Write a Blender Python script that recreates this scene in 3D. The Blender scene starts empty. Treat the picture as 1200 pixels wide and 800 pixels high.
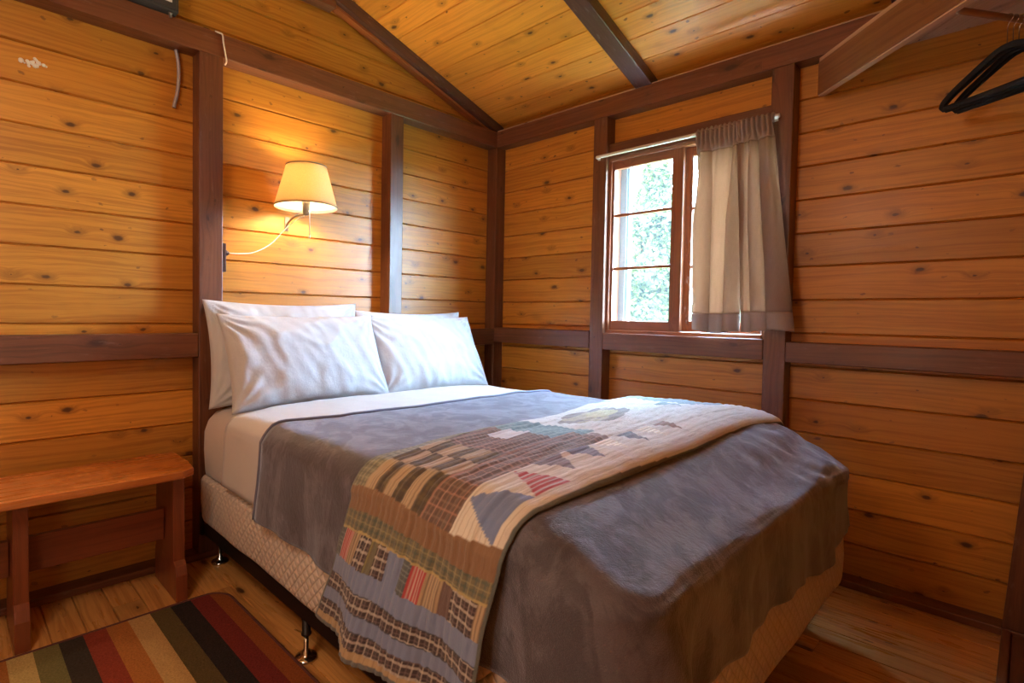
import bpy, math, random
from mathutils import Vector, Matrix, noise
import numpy as np
random.seed(7)
C = bpy.context.scene.collection
D = bpy.data
PI = math.pi

# ------------------------------------------------------------------ mesh builder
class MB:
    """collects faces (each with its own uv and a random tint) for ONE mesh object"""
    def __init__(s): s.v=[]; s.f=[]; s.uv=[]; s.c=[]; s.sm=[]
    def face(s, pts, uvs, r=(0.5,0.5,0.5), smooth=False):
        n=len(s.v); s.v+= [tuple(p) for p in pts]; s.f.append(list(range(n,n+len(pts))))
        s.uv+= list(uvs); s.c+= [r]*len(pts); s.sm.append(smooth)
    def hexa(s, P, L, W, H, r=None):
        """P[i][j][k] corners; grain runs along i"""
        if r is None: r=(random.random(),random.random(),random.random())
        o=(random.random()*20, random.random()*20)
        def f(ids, ax):
            pts=[]; uvs=[]
            for (i,j,k) in ids:
                pts.append(P[i][j][k])
                if ax=='w': uvs.append((o[0]+i*L, o[1]+j*W))
                elif ax=='h': uvs.append((o[0]+i*L, o[1]+3+k*H))
                else: uvs.append((o[0]+j*W*.3+7, o[1]+k*H+5))
            s.face(pts, uvs, r)
        f([(0,0,0),(0,1,0),(1,1,0),(1,0,0)],'w'); f([(0,0,1),(1,0,1),(1,1,1),(0,1,1)],'w')
        f([(0,0,0),(1,0,0),(1,0,1),(0,0,1)],'h'); f([(0,1,0),(0,1,1),(1,1,1),(1,1,0)],'h')
        f([(0,0,0),(0,0,1),(0,1,1),(0,1,0)],'e'); f([(1,0,0),(1,1,0),(1,1,1),(1,0,1)],'e')
    def box(s, lo, hi, grain='x', r=None):
        g='xyz'.index(grain); a=[g]+[i for i in range(3) if i!=g]
        P=[[[None]*2 for _ in range(2)] for _ in range(2)]
        for i in range(2):
            for j in range(2):
                for k in range(2):
                    p=[0,0,0]; p[a[0]]=(lo,hi)[i][a[0]]; p[a[1]]=(lo,hi)[j][a[1]]; p[a[2]]=(lo,hi)[k][a[2]]
                    P[i][j][k]=tuple(p)
        s.hexa(P, hi[a[0]]-lo[a[0]], hi[a[1]]-lo[a[1]], hi[a[2]]-lo[a[2]], r)
    def board(s, O, U, V, N, q, ch, depth=.012, r=None):
        """a board lying in a plane: q=[(u,v)*4] ccw from lower left; ch=(bottom,top) chamfer"""
        O=Vector(O);U=Vector(U);V=Vector(V);N=Vector(N)
        if r is None: r=(random.random(),random.random(),random.random())
        ou,ov=random.random()*20,random.random()*20
        def p(u,v,d=0): return O+U*u+V*v-N*d
        (a,b,c,d)=q; cb,ct=ch
        def lift(lo,hi,t):   # point along side from lo to hi moved by t in v
            h=hi[1]-lo[1]
            k=t/h if h else 0
            return (lo[0]+(hi[0]-lo[0])*k, lo[1]+t)
        a2=lift(a,d,cb); b2=lift(b,c,cb); d2=lift(d,a,-ct) if ct else d; c2=lift(c,b,-ct) if ct else c
        uvf=lambda t:(ou+t[0],ov+t[1]-a[1])
        s.face([p(*a2),p(*b2),p(*c2),p(*d2)],[uvf(a2),uvf(b2),uvf(c2),uvf(d2)],r)
        if cb: s.face([p(*a,depth),p(*b,depth),p(*b2),p(*a2)],[uvf(a),uvf(b),uvf(b2),uvf(a2)],r)
        if ct: s.face([p(*d2),p(*c2),p(*c,depth),p(*d,depth)],[uvf(d2),uvf(c2),uvf(c),uvf(d)],r)
    def grid(s, pts, uvs, cols=None, closed=False, flip=False):
        """pts rows x columns -> shared vertices, smooth"""
        R=len(pts); K=len(pts[0]); n=len(s.v)
        for row in pts: s.v+= [tuple(p) for p in row]
        for i in range(R-1):
            for j in range(K if closed else K-1):
                j2=(j+1)%K
                ids=[(i,j),(i,j2),(i+1,j2),(i+1,j)]
                if flip: ids=ids[::-1]
                s.f.append([n+a*K+b for a,b in ids])
                for (a,b) in ids:
                    if closed and j2==0 and b==0: s.uv.append((uvs[a][K-1][0]+(uvs[a][K-1][0]-uvs[a][K-2][0]),uvs[a][b][1]))
                    else: s.uv.append(uvs[a][b])
                    s.c.append(cols[a][b] if cols else (.5,.5,.5))
                s.sm.append(True)
    def build(s, name, mat, parent=None, bevel=0, smooth=None, segs=2):
        me=D.meshes.new(name); me.from_pydata(s.v,[],s.f); 
        uvl=me.uv_layers.new(name='UVMap'); uvl.data.foreach_set('uv',[x for t in s.uv for x in t])
        ca=me.color_attributes.new('tint','FLOAT_COLOR','CORNER')
        ca.data.foreach_set('color',[x for t in s.c for x in (t[0],t[1],t[2],1.0)])
        me.polygons.foreach_set('use_smooth',s.sm if smooth is None else [smooth]*len(s.f))
        me.update()
        o=D.objects.new(name,me); C.objects.link(o)
        if mat: me.materials.append(mat)
        if parent: o.parent=parent
        if bevel:
            w=o.modifiers.new('weld','WELD'); w.merge_threshold=.0002
            b=o.modifiers.new('bevel','BEVEL'); b.width=bevel; b.segments=segs; b.limit_method='ANGLE'; b.harden_normals=False
        return o

def tag(o,label=None,cat=None,group=None,kind=None):
    if label: o['label']=label
    if cat: o['category']=cat
    if group: o['group']=group
    if kind: o['kind']=kind
    return o
def empty(name,loc=(0,0,0),rz=0):
    o=D.objects.new(name,None); C.objects.link(o); o.location=loc; o.rotation_euler=(0,0,rz); o.empty_display_size=.05; return o
def lathe(mb, prof, c, n=24, axis='z', r=(.5,.5,.5)):
    pts=[];uvs=[]
    for i,(rad,h) in enumerate(prof):
        row=[];ur=[]
        for j in range(n):
            a=2*PI*j/n
            if axis=='z': p=(c[0]+rad*math.cos(a),c[1]+rad*math.sin(a),c[2]+h)
            elif axis=='x': p=(c[0]+h,c[1]+rad*math.cos(a),c[2]+rad*math.sin(a))
            else: p=(c[0]+rad*math.cos(a),c[1]+h,c[2]+rad*math.sin(a))
            row.append(p);ur.append((j/n*2*PI*.1,i*.02))
        pts.append(row);uvs.append(ur)
    mb.grid(pts,uvs,closed=True)
def tube(mb, path, rad, n=10, flat=1.0, up=None):
    """tube along a path; flat squashes it along the local binormal"""
    P=[Vector(p) for p in path]; rows=[];uvs=[]; prev=None; l=0
    for i,p in enumerate(P):
        t=(P[min(i+1,len(P)-1)]-P[max(i-1,0)]).normalized()
        if up is not None: nrm=Vector(up)
        else:
            nrm=prev if prev is not None else (Vector((0,0,1)) if abs(t.z)<.9 else Vector((1,0,0)))
        nrm=(nrm-t*nrm.dot(t)).normalized(); prev=nrm; b=t.cross(nrm)
        if i: l+=(p-P[i-1]).length
        rr=rad[i] if isinstance(rad,(list,tuple)) else rad
        rows.append([p+nrm*rr*flat*math.cos(2*PI*j/n)+b*rr*math.sin(2*PI*j/n) for j in range(n)])
        uvs.append([(l,j/n*.05) for j in range(n)])
    # caps
    rows=[[P[0]]*n]+rows+[[P[-1]]*n]; uvs=[uvs[0]]+uvs+[uvs[-1]]
    mb.grid(rows,uvs,closed=True)
def smooth_path(ctrl, k=8):
    out=[]; P=[Vector(p) for p in ctrl]
    for i in range(len(P)-1):
        a=P[max(i-1,0)];b=P[i];c=P[i+1];d=P[min(i+2,len(P)-1)]
        for j in range(k):
            t=j/k
            out.append(.5*((2*b)+(c-a)*t+(2*a-5*b+4*c-d)*t*t+(3*b-a-3*c+d)*t**3))
    out.append(P[-1]); return out

# ------------------------------------------------------------------ materials
def newmat(name):
    m=D.materials.new(name); m.use_nodes=True; nt=m.node_tree
    b=nt.nodes['Principled BSDF']; return m,nt,b
class NT:
    def __init__(s,nt): s.nt=nt
    def n(s,t,**kw):
        o=s.nt.nodes.new(t)
        for k,v in kw.items():
            if k in o.inputs.keys() if isinstance(k,str) else False: pass
            setattr(o,k,v)
        return o
    def link(s,a,b): s.nt.links.new(a,b)
    def math(s,op,a,b=None,c=None,clamp=False):
        o=s.nt.nodes.new('ShaderNodeMath'); o.operation=op; o.use_clamp=clamp
        for i,x in enumerate((a,b,c)):
            if x is None: continue
            if isinstance(x,(int,float)): o.inputs[i].default_value=x
            else: s.link(x,o.inputs[i])
        return o.outputs[0]
    def comb(s,x,y,z=0):
        o=s.nt.nodes.new('ShaderNodeCombineXYZ')
        for i,v in enumerate((x,y,z)):
            if isinstance(v,(int,float)): o.inputs[i].default_value=v
            else: s.link(v,o.inputs[i])
        return o.outputs[0]
    def mix(s,f,a,b,mode='MIX'):
        o=s.nt.nodes.new('ShaderNodeMix'); o.data_type='RGBA'; o.blend_type=mode; o.clamp_factor=True
        for i,v in ((0,f),(6,a),(7,b)):
            if isinstance(v,(int,float)): o.inputs[i].default_value=v
            elif isinstance(v,tuple): o.inputs[i].default_value=(*v,1) if len(v)==3 else v
            else: s.link(v,o.inputs[i])
        return o.outputs[2]
    def noise(s,vec,scale,detail=2,rough=.5,dist=0):
        o=s.nt.nodes.new('ShaderNodeTexNoise'); o.inputs['Scale'].default_value=scale; o.inputs['Detail'].default_value=detail
        o.inputs['Roughness'].default_value=rough; o.inputs['Distortion'].default_value=dist
        if vec is not None: s.link(vec,o.inputs['Vector'])
        return o.outputs[0]
    def ramp(s,f,stops):
        o=s.nt.nodes.new('ShaderNodeValToRGB'); e=o.color_ramp.elements
        while len(e)<len(stops): e.new(.5)
        for i,(p,c) in enumerate(stops): e[i].position=p; e[i].color=(*c,1) if len(c)==3 else c
        s.link(f,o.inputs[0]); return o.outputs[0]
    def smooth(s,x,a,b):
        o=s.nt.nodes.new('ShaderNodeMapRange'); o.interpolation_type='SMOOTHSTEP'
        s.link(x,o.inputs[0]); o.inputs[1].default_value=a; o.inputs[2].default_value=b
        o.inputs[3].default_value=0;o.inputs[4].default_value=1; return o.outputs[0]
    def bump(s,h,strength,dist,bsdf,name='Normal'):
        o=s.nt.nodes.new('ShaderNodeBump'); o.inputs['Strength'].default_value=strength; o.inputs['Distance'].default_value=dist
        s.link(h,o.inputs['Height']); s.link(o.outputs[0],bsdf.inputs['Normal']); return o

def wood(name, light, dark, knot=(.05,.018,.008), knots=1.0, rough=.38, tintamt=.25, grain=.5, coat=.15, wear=0, wearc=(.35,.3,.3), kscale=(3.6,6.6), bump=.25, spec=.5, blotch=.45):
    m,nt,b=newmat(name); N=NT(nt)
    uv=N.n('ShaderNodeUVMap'); uv.uv_map='UVMap'
    sep=N.n('ShaderNodeSeparateXYZ'); N.link(uv.outputs[0],sep.inputs[0]); u,v=sep.outputs[0],sep.outputs[1]
    tn=N.n('ShaderNodeVertexColor'); tn.layer_name='tint'
    ts=N.n('ShaderNodeSeparateColor'); N.link(tn.outputs[0],ts.inputs[0])
    # knots
    vo=N.n('ShaderNodeTexVoronoi'); vo.voronoi_dimensions='2D'; vo.inputs['Scale'].default_value=1
    wv=N.noise(N.comb(N.math('MULTIPLY',u,40),N.math('MULTIPLY',v,60)),1,2)
    ku=N.math('MULTIPLY_ADD',wv,.06,N.math('MULTIPLY',u,kscale[0])); kv=N.math('MULTIPLY_ADD',wv,.05,N.math('MULTIPLY',v,kscale[1]))
    N.link(N.comb(ku,kv),vo.inputs['Vector'])
    kd=vo.outputs['Distance']; kc=N.n('ShaderNodeSeparateColor'); N.link(vo.outputs['Color'],kc.inputs[0])
    rad=N.math('MULTIPLY_ADD',kc.outputs[0],.085,.012)
    kin=N.math('SUBTRACT',1,N.math('DIVIDE',kd,rad),clamp=True)           # 1 centre ..0 edge
    kmask=N.math('MULTIPLY',N.smooth(kin,0,.6),knots*.9)
    # only some cells carry a knot
    kmask=N.math('MULTIPLY',kmask,N.smooth(kc.outputs[1],.20,.23))
    halo=N.math('MULTIPLY',N.math('SUBTRACT',1,N.math('DIVIDE',kd,.24),clamp=True),N.smooth(kc.outputs[1],.20,.23))
    v3=N.n('ShaderNodeTexVoronoi'); v3.voronoi_dimensions='2D'; v3.inputs['Scale'].default_value=1
    N.link(N.comb(N.math('MULTIPLY_ADD',wv,.25,N.math('MULTIPLY',u,kscale[0]*2.1)),N.math('MULTIPLY_ADD',wv,.2,N.math('MULTIPLY',v,kscale[1]*1.7))),v3.inputs['Vector'])
    k3=N.n('ShaderNodeSeparateColor'); N.link(v3.outputs['Color'],k3.inputs[0])
    pin=N.math('SUBTRACT',1,N.math('DIVIDE',v3.outputs['Distance'],N.math('MULTIPLY_ADD',k3.outputs[0],.085,.012)),clamp=True)
    pin=N.math('MULTIPLY',N.math('MULTIPLY',N.smooth(pin,0,.5),N.smooth(k3.outputs[1],.42,.45)),knots*.95)
    # grain, pushed aside near knots
    warp=N.noise(N.comb(N.math('MULTIPLY',u,1.6),N.math('MULTIPLY',v,9)),1,3)
    v2=N.math('ADD',N.math('MULTIPLY_ADD',warp,.07,v),N.math('MULTIPLY',N.math('MULTIPLY',halo,halo),.035))
    g1=N.noise(N.comb(N.math('MULTIPLY',u,1.1),N.math('MULTIPLY',v2,42)),1,3,.6)
    g2=N.noise(N.comb(N.math('MULTIPLY',u,7),N.math('MULTIPLY',v2,260)),1,2,.6)
    rings=N.math('SINE',N.math('MULTIPLY',v2,330))
    g=N.math('ADD',N.math('MULTIPLY',g1,.62),N.math('MULTIPLY_ADD',g2,.3,N.math('MULTIPLY',rings,.035)))
    gf=N.smooth(g,.36,.62)
    gf=N.math('MULTIPLY',gf,grain)
    blot=N.noise(N.comb(N.math('MULTIPLY',u,2.2),N.math('MULTIPLY',v,5),N.math('MULTIPLY',ts.outputs[0],9)),1,2)
    mid=tuple((a*.5+c*.5) for a,c in zip(light,dark))
    col=N.mix(gf,light,dark)
    col=N.mix(N.math('MULTIPLY',N.smooth(blot,.45,.75),blotch),col,mid)
    # tint per board
    tf=N.math('MULTIPLY_ADD',N.math('SUBTRACT',ts.outputs[0],.5),tintamt*2,1)
    col=N.mix(1,col,N.comb(tf,tf,tf),'MULTIPLY')
    hue=N.math('MULTIPLY',ts.outputs[1],tintamt)
    col=N.mix(hue,col,tuple(c*k for c,k in zip(light,(1.0,.72,.5))))
    ring=N.math('MULTIPLY',N.math('MULTIPLY',N.smooth(halo,.25,.75),knots),.45)
    col=N.mix(ring,col,tuple(c*.55 for c in dark))
    col=N.mix(kmask,col,knot)
    col=N.mix(N.math('MULTIPLY',pin,N.math('MULTIPLY_ADD',k3.outputs[2],.6,.3)),col,tuple(c*1.8 for c in knot))
    sm=N.noise(N.comb(N.math('MULTIPLY',u,3.2),N.math('MULTIPLY',v,7),5),1,3)
    col=N.mix(N.math('MULTIPLY',N.smooth(sm,.60,.78),.30*knots),col,tuple(c*.45 for c in dark))
    if wear:
        wn=N.noise(N.comb(N.math('MULTIPLY',u,9),N.math('MULTIPLY',v,40)),1,4,.7)
        col=N.mix(N.math('MULTIPLY',N.smooth(wn,.56,.75),wear),col,wearc)
    N.link(col,b.inputs['Base Color'])
    rn=N.noise(N.comb(N.math('MULTIPLY',u,5),N.math('MULTIPLY',v,30)),1,3)
    N.link(N.math('MULTIPLY_ADD',rn,.22,rough-.11),b.inputs['Roughness'])
    b.inputs['Coat Weight'].default_value=coat; b.inputs['Coat Roughness'].default_value=.22
    b.inputs['Specular IOR Level'].default_value=spec
    h=N.math('ADD',N.math('MULTIPLY',g2,.5),N.math('MULTIPLY_ADD',kmask,.6,N.math('MULTIPLY',blot,1.2)))
    N.bump(h,bump,.0025,b)
    return m

def plain(name,col,rough=.5,metal=0,spec=.5,**kw):
    m,nt,b=newmat(name); b.inputs['Base Color'].default_value=(*col,1); b.inputs['Roughness'].default_value=rough
    b.inputs['Metallic'].default_value=metal; b.inputs['Specular IOR Level'].default_value=spec
    N=NT(nt); tc=N.n('ShaderNodeTexCoord')
    ns=N.noise(tc.outputs['Object'],kw.get('ns',60),3)
    k=kw.get('var',.12)
    f=N.math('MULTIPLY_ADD',ns,k*2,1-k)
    N.link(N.mix(1,(*col,1),N.comb(f,f,f),'MULTIPLY'),b.inputs['Base Color'])
    N.link(N.math('MULTIPLY_ADD',ns,.1,rough-.05),b.inputs['Roughness'])
    if kw.get('bump'): N.bump(ns,kw['bump'],kw.get('bd',.001),b)
    return m

M={}
M['plank']=wood('varnished_pine',(.62,.268,.034),(.38,.132,.014),knot=(.075,.026,.010),tintamt=.19,rough=.43,grain=.85,coat=.08)
M['ceil']=wood('ceiling_pine',(.86,.37,.050),(.62,.235,.028),knot=(.06,.02,.008),tintamt=.12,rough=.38,grain=.7,coat=.2)
M['beam']=wood('dark_stained_beam',(.185,.066,.028),(.085,.028,.013),knot=(.02,.006,.004),knots=.7,tintamt=.12,rough=.42,grain=.8,coat=.1,wear=.35,wearc=(.30,.19,.15),kscale=(2,5))
M['rafter']=wood('weathered_rafter',(.12,.05,.032),(.06,.022,.016),knots=.5,tintamt=.1,rough=.38,grain=.7,coat=.2,wear=.6,wearc=(.30,.22,.2),kscale=(2,5))
M['header']=wood('brown_closet_header',(.25,.11,.038),(.16,.062,.022),knots=.3,tintamt=.05,rough=.5,grain=.8)
M['batten']=wood('orange_batten',(.34,.10,.022),(.17,.045,.012),knots=.3,tintamt=.1,rough=.45,grain=.8,wear=.3)
M['raw']=wood('raw_pine',(.62,.42,.28),(.45,.27,.16),knot=(.12,.05,.03),tintamt=.1,rough=.6,grain=.6,coat=0)
M['floor']=wood('pine_floorboard',(.66,.34,.105),(.40,.165,.040),knot=(.06,.02,.01),tintamt=.22,rough=.30,grain=.9,coat=.35,kscale=(2.2,6))
M['bench']=wood('red_stained_bench',(.60,.19,.035),(.34,.085,.018),knots=.35,tintamt=.1,rough=.28,grain=.8,coat=.5,wear=.22,wearc=(.55,.25,.10))
M['benchleg']=wood('red_stained_leg',(.24,.062,.022),(.14,.034,.014),knots=.2,tintamt=.05,rough=.35,grain=.7,coat=.3)
M['sash']=wood('sash_wood',(.30,.10,.035),(.16,.05,.02),knots=.1,tintamt=.08,rough=.4,grain=.7,coat=.2,wear=.15,wearc=(.5,.35,.25))
M['peel']=wood('peeling_sash',(.33,.10,.03),(.12,.035,.015),knots=.1,tintamt=.05,rough=.6,grain=.8,wear=1,wearc=(.62,.6,.6),coat=0)
M['white']=plain('toned_white_paint',(.26,.33,.38),.5)  # white storm frame paint, darkened bluish in the colour against overexposure
M['white_plastic']=plain('white_plastic',(.78,.76,.72),.35)
M['black_metal']=plain('black_metal',(.03,.024,.022),.4,.6)
M['chrome']=plain('chrome',(.6,.6,.6),.18,1,var=.05)
M['nickel']=plain('nickel',(.20,.18,.16),.35,.8,var=.08)
M['grey_metal']=plain('grey_enamel',(.055,.06,.062),.4,.3)
M['label']=plain('paper_label',(.75,.76,.74),.6,ns=200)
M['brown_plastic']=plain('brown_plastic',(.055,.022,.014),.35)
M['velvet_black']=plain('black_velvet',(.008,.009,.013),.75,ns=400,bump=.4)
M['cable']=plain('steel_conduit',(.45,.46,.52),.4,.5)
M['cord']=plain('white_cord',(.85,.8,.7),.4)
M['rod']=wood('closet_rod_wood',(.30,.13,.04),(.2,.08,.025),knots=0,rough=.5)
M['dust']=plain('plaster_spatter',(.8,.75,.68),.8)

def cloth(name,col,rough=.85,sheen=.3,weave=900,bumpd=.0006,var=.06,warm=None,sub=0,bumps=.3):
    m,nt,b=newmat(name); N=NT(nt); tc=N.n('ShaderNodeTexCoord')
    w=N.noise(tc.outputs['Object'],weave,2); big=N.noise(tc.outputs['Object'],7,3)
    f=N.math('MULTIPLY_ADD',N.math('ADD',w,big),var,1-var)
    N.link(N.mix(1,(*col,1),N.comb(f,f,f),'MULTIPLY'),b.inputs['Base Color'])
    b.inputs['Roughness'].default_value=rough; b.inputs['Sheen Weight'].default_value=sheen; b.inputs['Sheen Roughness'].default_value=.4
    med=N.noise(tc.outputs['Object'],38,4,.6)
    N.bump(N.math('MULTIPLY_ADD',med,3,w),bumps,bumpd*4,b); return m
M['linen']=cloth('white_cotton',(.57,.585,.62),bumps=.30,bumpd=.0008)
M['sheet']=cloth('pale_sheet',(.62,.58,.56),bumps=.2)
M['sheet2']=cloth('pale_top_sheet',(.61,.60,.615),bumps=.22)

def velvet():
    m,nt,b=newmat('grey_brown_plush'); N=NT(nt); tc=N.n('ShaderNodeTexCoord'); o=tc.outputs['Object']
    mp=N.n('ShaderNodeMapping'); mp.inputs['Scale'].default_value=(1,1,.35); mp.inputs['Rotation'].default_value=(.2,.3,.5); N.link(o,mp.inputs[0])
    a=N.noise(mp.outputs[0],9,5,.65,1.2); p=N.noise(o,14,4,.6,.8); s=N.smooth(N.math('ADD',N.math('MULTIPLY',a,.7),N.math('MULTIPLY',p,.3)),.44,.56)
    col=N.mix(s,(.056,.045,.056),(.104,.089,.108))
    f=N.noise(o,420,2); ff=N.math('MULTIPLY_ADD',f,.5,.75)
    col=N.mix(1,col,N.comb(ff,ff,ff),'MULTIPLY')
    N.link(col,b.inputs['Base Color'])
    N.link(N.math('MULTIPLY_ADD',s,-.08,.56),b.inputs['Roughness']); N.link(N.math('MULTIPLY_ADD',s,.16,.60),b.inputs['Sheen Weight'])
    b.inputs['Sheen Roughness'].default_value=.5; b.inputs['Sheen Tint'].default_value=(.72,.80,1,1)
    b.inputs['Specular IOR Level'].default_value=.6
    N.bump(N.math('ADD',N.math('MULTIPLY',f,.9),N.math('MULTIPLY',N.noise(o,75,4,.7),1.1)),.6,.004,b)
    return m
M['velvet']=velvet()
M['trimband']=cloth('blanket_binding',(.16,.16,.23),rough=.6)

def quiltmat():
    m,nt,b=newmat('patchwork_quilt'); N=NT(nt); tc=N.n('ShaderNodeTexCoord')
    t=N.n('ShaderNodeVertexColor'); t.layer_name='tint'
    uv=N.n('ShaderNodeUVMap'); uv.uv_map='UVMap'
    w=N.noise(tc.outputs['Object'],700,2); f=N.math('MULTIPLY_ADD',w,.3,.85)
    N.link(N.mix(1,t.outputs[0],N.comb(f,f,f),'MULTIPLY'),b.inputs['Base Color'])
    b.inputs['Roughness'].default_value=.8; b.inputs['Sheen Weight'].default_value=.25
    sep=N.n('ShaderNodeSeparateXYZ'); N.link(uv.outputs[0],sep.inputs[0])
    wr=N.noise(N.comb(N.math('MULTIPLY',sep.outputs[0],70),N.math('MULTIPLY',sep.outputs[1],14)),1,4,.6)
    N.bump(N.math('MULTIPLY_ADD',wr,4,w),.5,.003,b); return m
M['quilt']=quiltmat()

def boxspring():
    m,nt,b=newmat('quilted_ticking'); N=NT(nt)
    uv=N.n('ShaderNodeUVMap'); uv.uv_map='UVMap'; sep=N.n('ShaderNodeSeparateXYZ'); N.link(uv.outputs[0],sep.inputs[0]); u,v=sep.outputs[0],sep.outputs[1]
    k=78
    a=N.math('ABSOLUTE',N.math('SINE',N.math('MULTIPLY',N.math('ADD',u,v),k)))
    c=N.math('ABSOLUTE',N.math('SINE',N.math('MULTIPLY',N.math('SUBTRACT',u,v),k)))
    h=N.math('MINIMUM',a,c); h=N.math('POWER',h,.45)
    tc=N.n('ShaderNodeTexCoord'); ns=N.noise(tc.outputs['Object'],55,4,.7)
    seam=N.smooth(h,.2,.6)
    col=N.mix(seam,(.60,.49,.40),(.74,.63,.54)); col=N.mix(N.math('MULTIPLY',N.smooth(ns,.5,.62),.2),col,(.50,.38,.29))
    N.link(col,b.inputs['Base Color']); b.inputs['Roughness'].default_value=.55; b.inputs['Sheen Weight'].default_value=.2
    N.bump(N.math('ADD',h,N.math('MULTIPLY',ns,.35)),.8,.008,b); return m
M['ticking']=boxspring()

def transl(name,col,amt=.5,weave=500,emis=None,colt=None):
    m,nt,b=newmat(name); N=NT(nt); tc=N.n('ShaderNodeTexCoord')
    w=N.noise(tc.outputs['Object'],weave,2)
    mp=N.n('ShaderNodeMapping'); mp.inputs['Scale'].default_value=(1,1,.05); N.link(tc.outputs['Object'],mp.inputs[0])
    th=N.noise(mp.outputs[0],700,2); f=N.math('MULTIPLY_ADD',N.math('ADD',w,th),.25,.75)
    c=N.mix(1,(*col,1),N.comb(f,f,f),'MULTIPLY'); N.link(c,b.inputs['Base Color']); b.inputs['Roughness'].default_value=.9
    tr=N.n('ShaderNodeBsdfTranslucent'); N.link(N.mix(1,(*(colt or col),1),N.comb(f,f,f),'MULTIPLY'),tr.inputs[0])
    mx=N.n('ShaderNodeMixShader'); mx.inputs[0].default_value=amt; N.link(b.outputs[0],mx.inputs[1]); N.link(tr.outputs[0],mx.inputs[2])
    N.bump(w,.2,.001,b)
    N.link(mx.outputs[0],nt.nodes['Material Output'].inputs[0]); return m
M['curtain']=transl('tan_curtain',(.42,.31,.255),.45,colt=(.44,.29,.20))
M['curtainhem']=transl('tan_curtain_hem',(.40,.31,.27),.18)
M['shade']=transl('linen_lampshade',(.62,.48,.30),.40,weave=220,colt=(.60,.44,.23))
M['shadetrim']=plain('shade_trim',(.25,.19,.12),.8)
def emit(name,col,s):
    m,nt,b=newmat(name); b.inputs['Emission Color'].default_value=(*col,1); b.inputs['Emission Strength'].default_value=s; b.inputs['Base Color'].default_value=(*col,1); return m
M['bulb']=emit('glowing_bulb',(1,.77,.50),260)
def glass():
    m,nt,b=newmat('hazed_window_glass'); N=NT(nt)
    g=N.n('ShaderNodeBsdfGlossy'); g.inputs['Roughness'].default_value=.02
    t=N.n('ShaderNodeBsdfTransparent'); t.inputs[0].default_value=(.96,.98,.97,1)
    tl=N.n('ShaderNodeBsdfTranslucent'); tl.inputs[0].default_value=(.85,.95,1,1)
    m1=N.n('ShaderNodeMixShader'); m1.inputs[0].default_value=.008; N.link(t.outputs[0],m1.inputs[1]); N.link(tl.outputs[0],m1.inputs[2])  # translucent share lays a pale overexposure haze over the view
    m2=N.n('ShaderNodeMixShader'); m2.inputs[0].default_value=.04; N.link(m1.outputs[0],m2.inputs[1]); N.link(g.outputs[0],m2.inputs[2])
    N.link(m2.outputs[0],nt.nodes['Material Output'].inputs[0]); return m
M['glass']=glass()
def leafmat(name,a,b_):
    m,nt,b=newmat(name); N=NT(nt); t=N.n('ShaderNodeVertexColor'); t.layer_name='tint'; ts=N.n('ShaderNodeSeparateColor'); N.link(t.outputs[0],ts.inputs[0])
    c=N.mix(ts.outputs[0],a,b_); N.link(c,b.inputs['Base Color']); b.inputs['Roughness'].default_value=.6
    tr=N.n('ShaderNodeBsdfTranslucent'); N.link(c,tr.inputs[0]); mx=N.n('ShaderNodeMixShader'); mx.inputs[0].default_value=.4
    N.link(b.outputs[0],mx.inputs[1]); N.link(tr.outputs[0],mx.inputs[2]); N.link(mx.outputs[0],nt.nodes['Material Output'].inputs[0]); return m
M['leaf']=leafmat('leaves',(.022,.028,.006),(.095,.105,.020))
M['bark']=plain('bark',(.12,.09,.07),.9,ns=20,var=.3)
M['grass']=plain('grass_ground',(.14,.20,.07),.9,ns=4,var=.3)

# ------------------------------------------------------------------ room geometry
DPT=.09                                 # stud depth
XR,YB=2.82,-3.6                         # far extents of the room
S=.306; ZC=2.42; RY=-1.8                # ceiling slope, eave height, ridge
def zroof(y): return ZC+S*(-y) if y>=RY else ZC+S*(-RY)-S*(RY-y)
PB=.1515; GROOVES=[.01+PB*i for i in range(0,22)]
G=.0055
trimn=[0]
def struct(o): o['kind']='structure'; return o
def trim(mb,mat,bevel=.004,label=None):
    trimn[0]+=1; o=mb.build('trim_%d'%trimn[0],mat,bevel=bevel); return struct(o)

# left (headboard) wall : plane x=0, u=-y, v=z
def wall_gable(name,O,U,N,length,flip=False):
    mb=MB(); V=(0,0,1)
    zs=[0]+GROOVES[1:]
    for i in range(len(zs)-1):
        z0,z1=zs[i],zs[i+1]
        def lim(z):
            if z<=ZC: return 0.0,length
            t=(z-ZC)/S; return t,length-t
        a=lim(z0);b=lim(z1)
        if b[1]<=b[0]:
            if a[1]<=a[0]: break
            z1=ZC+S*length/2-.001; b=lim(z1)
        mb.board(O,U,V,N,[(a[0],z0),(a[1],z0),(b[1],z1),(b[0],z1)],(G,G))
    # outer skin
    Ov=Vector(O);Uv=Vector(U);Nv=Vector(N)
    for d in (.012,.05):
        P=[Ov+Uv*u+Vector((0,0,z))-Nv*d for u,z in ((0,-.05),(length,-.05),(length,ZC+.02),(length/2,ZC+S*length/2+.02),(0,ZC+.02))]
        mb.face(P,[(0,0)]*5)
    o=mb.build(name,M['plank']); return struct(o)
wall_gable('wall_left',(0,0,0),(0,-1,0),(1,0,0),-YB)
wall_gable('wall_right',(XR,0,0),(0,-1,0),(-1,0,0),-YB)
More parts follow.
